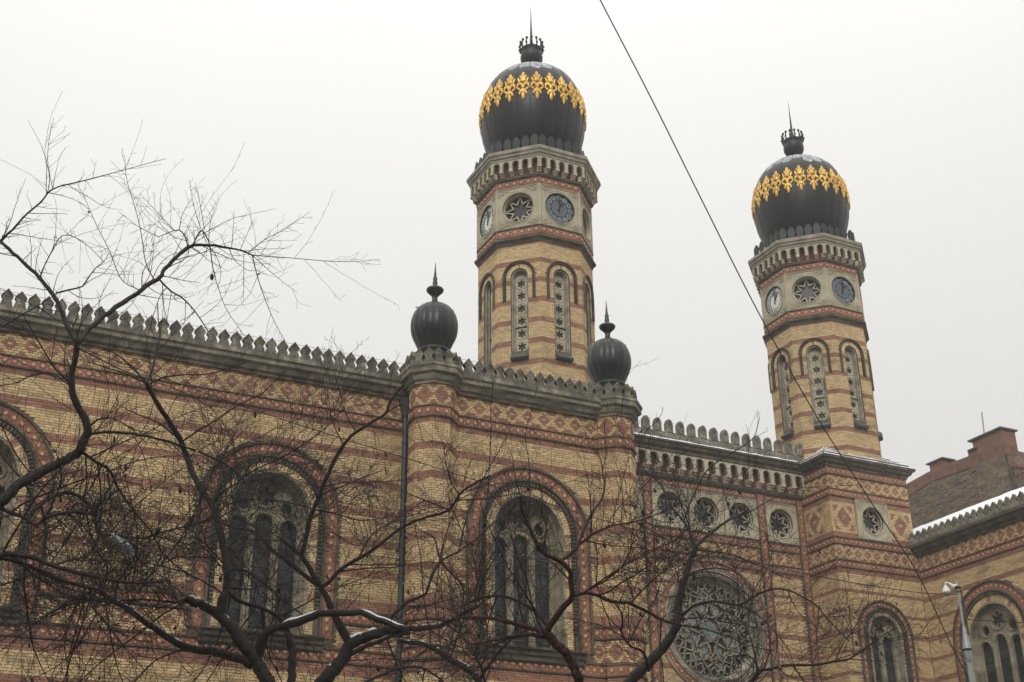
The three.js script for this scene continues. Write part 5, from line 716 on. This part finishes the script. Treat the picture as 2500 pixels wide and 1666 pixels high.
  [0, [[12.22,7.87,-16.59,0.0099],[12.16,8.13,-16.63,0.0082],[12.12,8.41,-16.65,0.0064],[12.06,8.62,-16.68,0.0047]]],
  [0, [[11.2,6.25,-16.79,0.0201],[11.24,6.27,-16.74,0.0192],[11.37,6.39,-16.56,0.0182],[11.56,6.41,-16.32,0.0171],[11.63,6.38,-16.23,0.0162],[11.79,6.31,-16.02,0.0151],[11.91,6.4,-15.84,0.0142],[12.07,6.48,-15.62,0.0132],[12.22,6.44,-15.39,0.0122],[12.32,6.32,-15.22,0.0112],[12.43,6.15,-15.03,0.0102],[12.48,5.93,-14.88,0.0092],[12.6,5.56,-14.6,0.0081]]],
  [0, [[11.79,6.31,-16.02,0.0099],[12.0,6.08,-15.79,0.0086],[12.16,5.76,-15.6,0.0073],[12.22,5.62,-15.52,0.006],[12.25,5.36,-15.45,0.0048]]],
  [0, [[11.18,6.12,-16.81,0.0125],[11.38,6.0,-16.44,0.0107],[11.56,5.82,-16.05,0.0088],[11.69,5.64,-15.75,0.0071],[11.86,5.5,-15.36,0.0053]]],
  [0, [[11.2,6.2,-16.8,0.0113],[11.48,6.19,-16.52,0.0097],[11.7,6.1,-16.3,0.0081],[11.95,6.0,-16.03,0.0065],[12.15,5.88,-15.81,0.0049]]],
  [0, [[11.26,6.83,-16.64,0.0127],[11.64,7.0,-16.65,0.0109],[12.03,7.04,-16.65,0.009],[12.26,7.0,-16.65,0.0071],[12.53,6.79,-16.73,0.0052]]],
  [0, [[11.21,6.56,-16.74,0.0101],[11.09,6.59,-17.02,0.0083],[11.05,6.89,-17.29,0.0065],[10.97,7.07,-17.51,0.0046]]],
  [0, [[12.22,6.44,-15.39,0.0079],[12.31,6.21,-15.38,0.0065],[12.49,5.97,-15.31,0.005],[12.72,5.87,-15.19,0.0036]]],
  [0, [[11.2,6.65,-16.72,0.0095],[11.19,6.9,-16.73,0.0083],[11.12,7.04,-16.77,0.007],[10.91,7.17,-16.91,0.0058],[10.7,7.16,-17.05,0.0045]]],
  [0, [[11.33,7.06,-16.56,0.0089],[11.57,7.16,-16.29,0.0072],[11.82,7.25,-16.0,0.0055],[12.03,7.24,-15.75,0.0038]]],
 ],
 G: [
  [0, [[10.67,0.0,-16.04,0.0381],[10.86,2.0,-15.74,0.0331],[11.05,4.0,-15.45,0.0282],[11.16,4.58,-15.28,0.0254],[11.25,4.98,-15.14,0.0224],[11.32,5.13,-15.06,0.0194]]],
  [0, [[11.32,5.13,-15.06,0.0194],[11.44,5.14,-14.97,0.0179],[11.64,5.18,-14.82,0.0165],[11.92,5.17,-14.61,0.0149],[12.12,5.2,-14.45,0.0134],[12.28,5.22,-14.32,0.012],[12.42,5.31,-14.21,0.0105],[12.63,5.48,-14.03,0.0091]]],
  [0, [[11.32,5.13,-15.06,0.0126],[11.27,5.3,-15.11,0.0103],[11.16,5.36,-15.2,0.0081],[11.02,5.34,-15.32,0.0058]]],
  [0, [[12.16,5.21,-14.42,0.0079],[12.26,5.45,-14.33,0.0068],[12.41,5.67,-14.21,0.0057],[12.51,5.89,-14.12,0.0046],[12.68,5.93,-13.96,0.0034]]],
  [0, [[11.53,5.16,-14.9,0.008],[11.57,4.99,-14.69,0.0064],[11.67,4.97,-14.38,0.0048],[11.79,4.85,-13.94,0.0033]]],
 ],
};
const TREES = {
  L: ['bare tree at the left edge, its limbs arching in over the crest parapet', M.bark, 1.0], B: ['bare tree with a snow-lined dark trunk forking below the second big window', M.bark, 1.0], C: ['bare tree just left of the drainpipe with a trunk leaning right', M.bark, 1.0],
  D: ['thin bare tree in front of the bay between the turrets, trunk leaning left', M.bark, 1.15], E: ['bare tree with a reddish trunk right of the bay window', M.redBark, 1.05], F: ['bare tree curving up in front of the rose window', M.bark, 0.55], G: ['slender bare sapling below the rose window, its branch reaching right', M.bark, 0.5],
};
const TOP = { L: 7.0, B: 7.6, C: 7.6, D: 7.2, E: 6.8, F: 7.6, G: 9 };
for (const key of Object.keys(LIMBS)) {
  const [label, barkMat, dens] = TREES[key], limbs = LIMBS[key], b0 = limbs[0][1][0];
  const t = thing('bare_tree', label, 'tree', [b0[0], b0[1], b0[2]], 'bare winter trees'), tw = [], snow = [], leaves = [], minor = [], O = V(b0[0], b0[1], b0[2]);
  const twig = (p, d, len, r, level) => { // wandering twig with side shoots
    const n = Math.max(2, Math.round(len / (level === 0 ? 0.10 : 0.075))), pts = [p.clone()], rad = [r], q = p.clone(), dir = d.clone().normalize(), bend = V(rr(-1, 1), rr(-0.4, 1), rr(-1, 1)).multiplyScalar(0.10); let side = rnd() < 0.5 ? 1 : -1;
    for (let i = 1; i <= n; i++) {
      dir.add(bend).add(V(rr(-1, 1), rr(-1, 1), rr(-1, 1)).multiplyScalar(0.11)).normalize(); q.addScaledVector(dir, len / n); pts.push(q.clone()); rad.push(Math.max(0.0019, r * (1 - 0.68 * (i / n))));
      if (level < 2 && i > (level === 0 ? 1 : 0) && rnd() < (level === 0 ? 0.6 : 0.26)) { side = -side; const ax = V(rr(-1, 1), rr(-1, 1), rr(-1, 1)).cross(dir).normalize(), nd = dir.clone().multiplyScalar(0.75).addScaledVector(ax, 0.55 * side + rr(-0.2, 0.2)).normalize(); twig(q, nd, (level === 0 ? rr(0.16, 0.55) * Math.min(1, len) : rr(0.05, 0.16)), rad[i] * 0.75, level + 1); }
      if (level === 1 && i === n && rnd() < 0.012) leaves.push([q.clone(), rr(0.02, 0.05)]);
    }
    tw.push(tube(pts, rad, 3));
  };
  limbs.forEach(([hasSnow, raw], li) => {
    const P = raw.map((a) => V(a[0], a[1], a[2]).sub(O)), curve = new THREE.CatmullRomCurve3(P, false, 'centripetal'), L = curve.getLength(), n = Math.max(6, Math.min(60, Math.round(L / 0.09))), pts = [], rad = [];
    for (let i = 0; i <= n; i++) { const u = i / n, q = curve.getPoint(u), f = u * (raw.length - 1), k = Math.min(raw.length - 2, Math.floor(f)), r = raw[k][3] + (raw[k + 1][3] - raw[k][3]) * (f - k); const j = Math.min(0.012, r * 0.35); if (i && i < n) q.add(V(rr(-j, j), rr(-j, j), rr(-j, j))); pts.push(q); rad.push(r * (r > 0.012 ? 1.22 : r > 0.006 ? 1.12 : 1) * (0.93 + 0.14 * rnd())); }
    const r0 = rad[0], g = tube(pts, rad, r0 > 0.03 ? 10 : r0 > 0.012 ? 7 : 5); mesh(li === 0 ? 'trunk' : 'branch', g, r0 > 0.006 ? barkMat : M.twig, t);
    // knobbly spurs on the thicker limbs
    for (let i = 1; i < n; i++) {
      if (P[0].y < -99) continue; const wy = pts[i].y + O.y; if (li === 0 && wy < 3.6) continue;
      const r = rad[i], step = L / n, high = wy > O.y + TOP[key], want = step * (high ? (key === 'L' ? 12 : 5.5) : r < 0.004 ? 11 : r < 0.02 ? 22 : r < 0.04 ? 8 : 3.5) * dens; let k = Math.floor(want + rnd());
      const tan = pts[Math.min(i + 1, n)].clone().sub(pts[i - 1]).normalize(), away = () => { const ax = V(rr(-1, 1), rr(-0.6, 1), rr(-1, 1)).cross(tan).normalize(), d = tan.clone().multiplyScalar(rr(0.2, 0.9)).addScaledVector(ax, 0.8); d.y += 0.12; return d; };
      while (k-- > 0) {
        const len = r < 0.004 ? rr(0.06, 0.3) : high ? (rnd() < 0.5 ? rr(0.08, 0.35) : rr(0.4, 1.15)) : rnd() < 0.35 ? rr(0.12, 0.4) : rr(0.35, 1.25);
        twig(pts[i], away(), len, Math.min(Math.max(r * 0.6, 0.0028), 0.0036 + len * 0.0036), r < 0.004 || high ? 1 : 0);
      }
      if (!high && r > 0.006 && r < 0.05 && rnd() < step * (r < 0.02 ? 3.4 : 1.8) * dens) { // minor branches carrying their own twigs
        const len = rr(0.9, 2.3), d = away().normalize(), q = pts[i].clone(), P2 = [q.clone()], R2 = [Math.min(r * 0.6, 0.013)], bend = V(rr(-1, 1), rr(-0.7, 0.9), rr(-1, 1)).multiplyScalar(0.07), m = 14;
        for (let j = 1; j <= m; j++) { d.add(bend).add(V(rr(-1, 1), rr(-1, 1), rr(-1, 1)).multiplyScalar(0.13)).normalize(); q.addScaledVector(d, len / m); P2.push(q.clone()); R2.push(R2[0] * (1 - 0.7 * (j / m))); if (j > 2) for (let e = 0; e < 2; e++) if (rnd() < 0.8) { const ax = V(rr(-1, 1), rr(-1, 1), rr(-1, 1)).cross(d).normalize(); twig(q, d.clone().multiplyScalar(0.6).addScaledVector(ax, 0.8), rr(0.2, 0.75), 0.0042, 0); } }
        minor.push(tube(P2, R2, 5));
      }
    }
    if (hasSnow) { let i = 1; while (i < n - 3) { const m = 2 + Math.floor(rnd() * 6), seg = pts.slice(i, i + m), ok = rnd() < 0.45; if (ok && seg.length > 2 && Math.abs(seg[0].y - seg[seg.length - 1].y) < 0.6 * seg[0].distanceTo(seg[seg.length - 1]) + 0.05) snow.push(tube(seg.map((q, k) => q.clone().add(V(0, rad[i + k] * 0.9 + 0.002, 0))), seg.map((q, k) => rad[i + k] * (k === 0 || k === seg.length - 1 ? 0.15 : 0.34 + 0.2 * rnd())), 6)); i += m; } }
  });
  for (let i = 0; i < 14 * dens; i++) { const q = tw[Math.floor(rnd() * tw.length)].attributes.position, k = Math.floor(rnd() * (q.count - 1)); snow.push(new THREE.SphereGeometry(rr(0.006, 0.013), 5, 4).translate(q.getX(k), q.getY(k), q.getZ(k))); }
  if (minor.length) { const mm = mesh('minor_branches', minor, barkMat, t); mm.userData.kind = 'stuff'; }
  const tm = mesh('twigs', tw, M.twig, t, false); tm.userData.kind = 'stuff';
  if (snow.length) mesh('branch_snow', snow, M.snow, t);
  if (leaves.length) { const lg = leaves.map(([p, s]) => new THREE.SphereGeometry(s, 5, 4).scale(0.35, 1, 0.6).rotateZ(rr(-0.8, 0.8)).rotateY(rr(0, 6)).translate(p.x, p.y - s, p.z)); const lm = mesh('withered_leaves', lg, M.leaf, t); lm.userData.kind = 'stuff'; }
}
// ---------------------------------------------------------------- cables, camera pole, pale shape in the branches
function cable(label, pts, r) { const c = new THREE.CatmullRomCurve3(pts.map((p) => V(...p))), q = c.getPoints(90), m = mesh('overhead_cable', tube(q, q.map(() => r), 6), M.cable); m.name = numbered('overhead_cable'); m.userData = { label, category: 'cable' }; }
cable('thick overhead cable slanting down past the far clock tower', [[6.5, 22.8, -15.6], [10.31, 18.56, -17.14], [12.01, 16.77, -17.83], [13.6, 15.14, -18.55], [15.2, 13.4, -19.21], [16.87, 11.64, -19.78], [18.56, 10.08, -20.29], [20.12, 8.9, -20.89], [21.19, 7.4, -21.24], [22.11, 6.76, -21.72], [25, 4.4, -23]], 0.0125);
cable('thin cable crossing the long brick wall to the camera pole', [[-6, 12.8, -21.6], [-0.19, 11.85, -22], [1.88, 11.49, -22.22], [5.92, 10.69, -22.23], [9, 9.97, -21.71], [12.81, 8.91, -20.65], [15.65, 8.16, -19.62], [17.89, 7.72, -18.59], [18.53, 7.67, -18.24]], 0.0085);
cable('short cable running right from the camera pole past the wing window', [[18.55, 7.2, -18.24], [19.2, 7.15, -17.9], [20.2, 7.02, -17.2], [24, 6.9, -14.8]], 0.008);
{
  const t = thing('camera_pole', 'grey tapered pole with a white dome camera on an arm, in front of the wing', 'pole', [18.53, 0, -18.24]);
  mesh('post', lathe([[0.08, 0], [0.052, 6.35], [0.056, 6.4], [0.052, 6.52]], 14), M.galv, t); mesh('sleeve', lathe([[0.06, 6.4], [0.078, 6.42], [0.078, 6.58], [0.09, 6.60], [0.085, 6.64]], 6), M.galv, t);
  mesh('clamp_ring', lathe([[0.08, 6.60], [0.094, 6.61], [0.094, 6.64], [0.07, 6.65]], 14), M.black, t); mesh('cone', lathe([[0.082, 6.64], [0.036, 6.98], [0.028, 7.05]], 14), M.galv, t);
  mesh('mast', lathe([[0.026, 7.0], [0.022, 7.9], [0.01, 7.93]], 10), M.galv, t); mesh('flag_conduit', tube([V(0.055, 6.9, 0.04), V(0.045, 7.75, 0.03)], [0.02, 0.016], 6), M.darkStone, t);
  const A = V(-0.15, 0, -0.15); mesh('arm', tube([V(0, 7.84, 0), V(-0.05, 7.83, -0.05), V(-0.10, 7.90, -0.10), V(-0.145, 7.92, -0.145), V(-0.15, 7.86, -0.15)], [0.045, 0.035, 0.018, 0.018, 0.018], 8), M.plastic, t);
  const cam = grp('dome_camera', t); mesh('housing', lathe([[0.012, 7.88], [0.025, 7.85], [0.055, 7.81], [0.075, 7.75], [0.078, 7.725], [0.06, 7.72]], 18).translate(-0.15, 0, -0.15), M.plastic, cam); mesh('bubble', lathe([[0.062, 7.72], [0.06, 7.685], [0.04, 7.655], [0.004, 7.645]], 18).translate(-0.15, 0, -0.15), M.smoke, cam);
  mesh('junction_ball', new THREE.SphereGeometry(0.02, 10, 8).translate(-0.14, 6.5, -0.02), M.black, t); mesh('mast_bracket', [box(0.1, 0.05, 0.05, 0, 7.8, 0), box(0.07, 0.035, 0.04, 0, 7.72, 0)], M.black, t); mesh('cable_clamp', [box(0.012, 0.18, 0.012, -0.02, 7.6, 0.0)], M.galv, t);
}
{
  const g = new THREE.SphereGeometry(1, 22, 14), p = g.attributes.position; for (let i = 0; i < p.count; i++) { const k = 0.82 + 0.3 * fbm(p.getX(i) * 2.2 + 5, p.getY(i) * 2.2 + p.getZ(i) * 1.9, 3); p.setXYZ(i, p.getX(i) * 0.19 * k, p.getY(i) * 0.062 * k - 0.03 * p.getX(i) * Math.abs(p.getX(i)), p.getZ(i) * 0.05 * k); } g.computeVertexNormals(); g.rotateZ(-0.38).rotateY(0.3);
  const m = mesh('pale_object', g, M.pale_form); m.position.set(2.49, 5.85, -14.99); m.userData = { label: 'pale grey elongated shape of unknown nature among the branches at lower left', category: 'pale_form' };  // elongated pale grey form among the limbs, its nature left open
}
// ---------------------------------------------------------------- ground and unseen houses added behind the camera to darken the lower walls
function structure(m, name) { m.name = name; m.userData.kind = 'structure'; return m; }
structure(mesh('ground', new THREE.PlaneGeometry(700, 700).rotateX(-Math.PI / 2), M.asphalt), 'ground');
structure(mesh('pavement', box(90, 0.14, 9, 10, 0.07, -20.5), M.plaster), 'pavement');
for (const [x, w, h, label] of [[-38, 22, 23, 'unseen pale plastered house added behind the viewer to block sky light, leftmost'], [-14, 24, 26, 'unseen pale plastered house added straight behind the viewer to block sky light'], [12, 24, 24, 'unseen pale plastered house added behind the viewer to the right to block sky light']]) {
  const t = thing('added_house', label, 'building', [x, 0, 11], 'added houses across the street'); mesh('wall', box(w, h, 10, 0, h / 2, 5), M.plaster, t); mesh('roof', ext(shp([[-0.4, 0], [10.4, 0], [5, 4]]), w).rotateY(-Math.PI / 2).translate(w / 2, h, 0), M.tile, t);
  for (let i = 0; i < 6; i++) for (let k = 0; k < 5; k++) mesh('window', box(1.2, 2, 0.1, -w / 2 + 2 + i * ((w - 4) / 5), 3 + k * 3.6, -0.02), M.glass, t);
}
renderer.render(scene, camera);
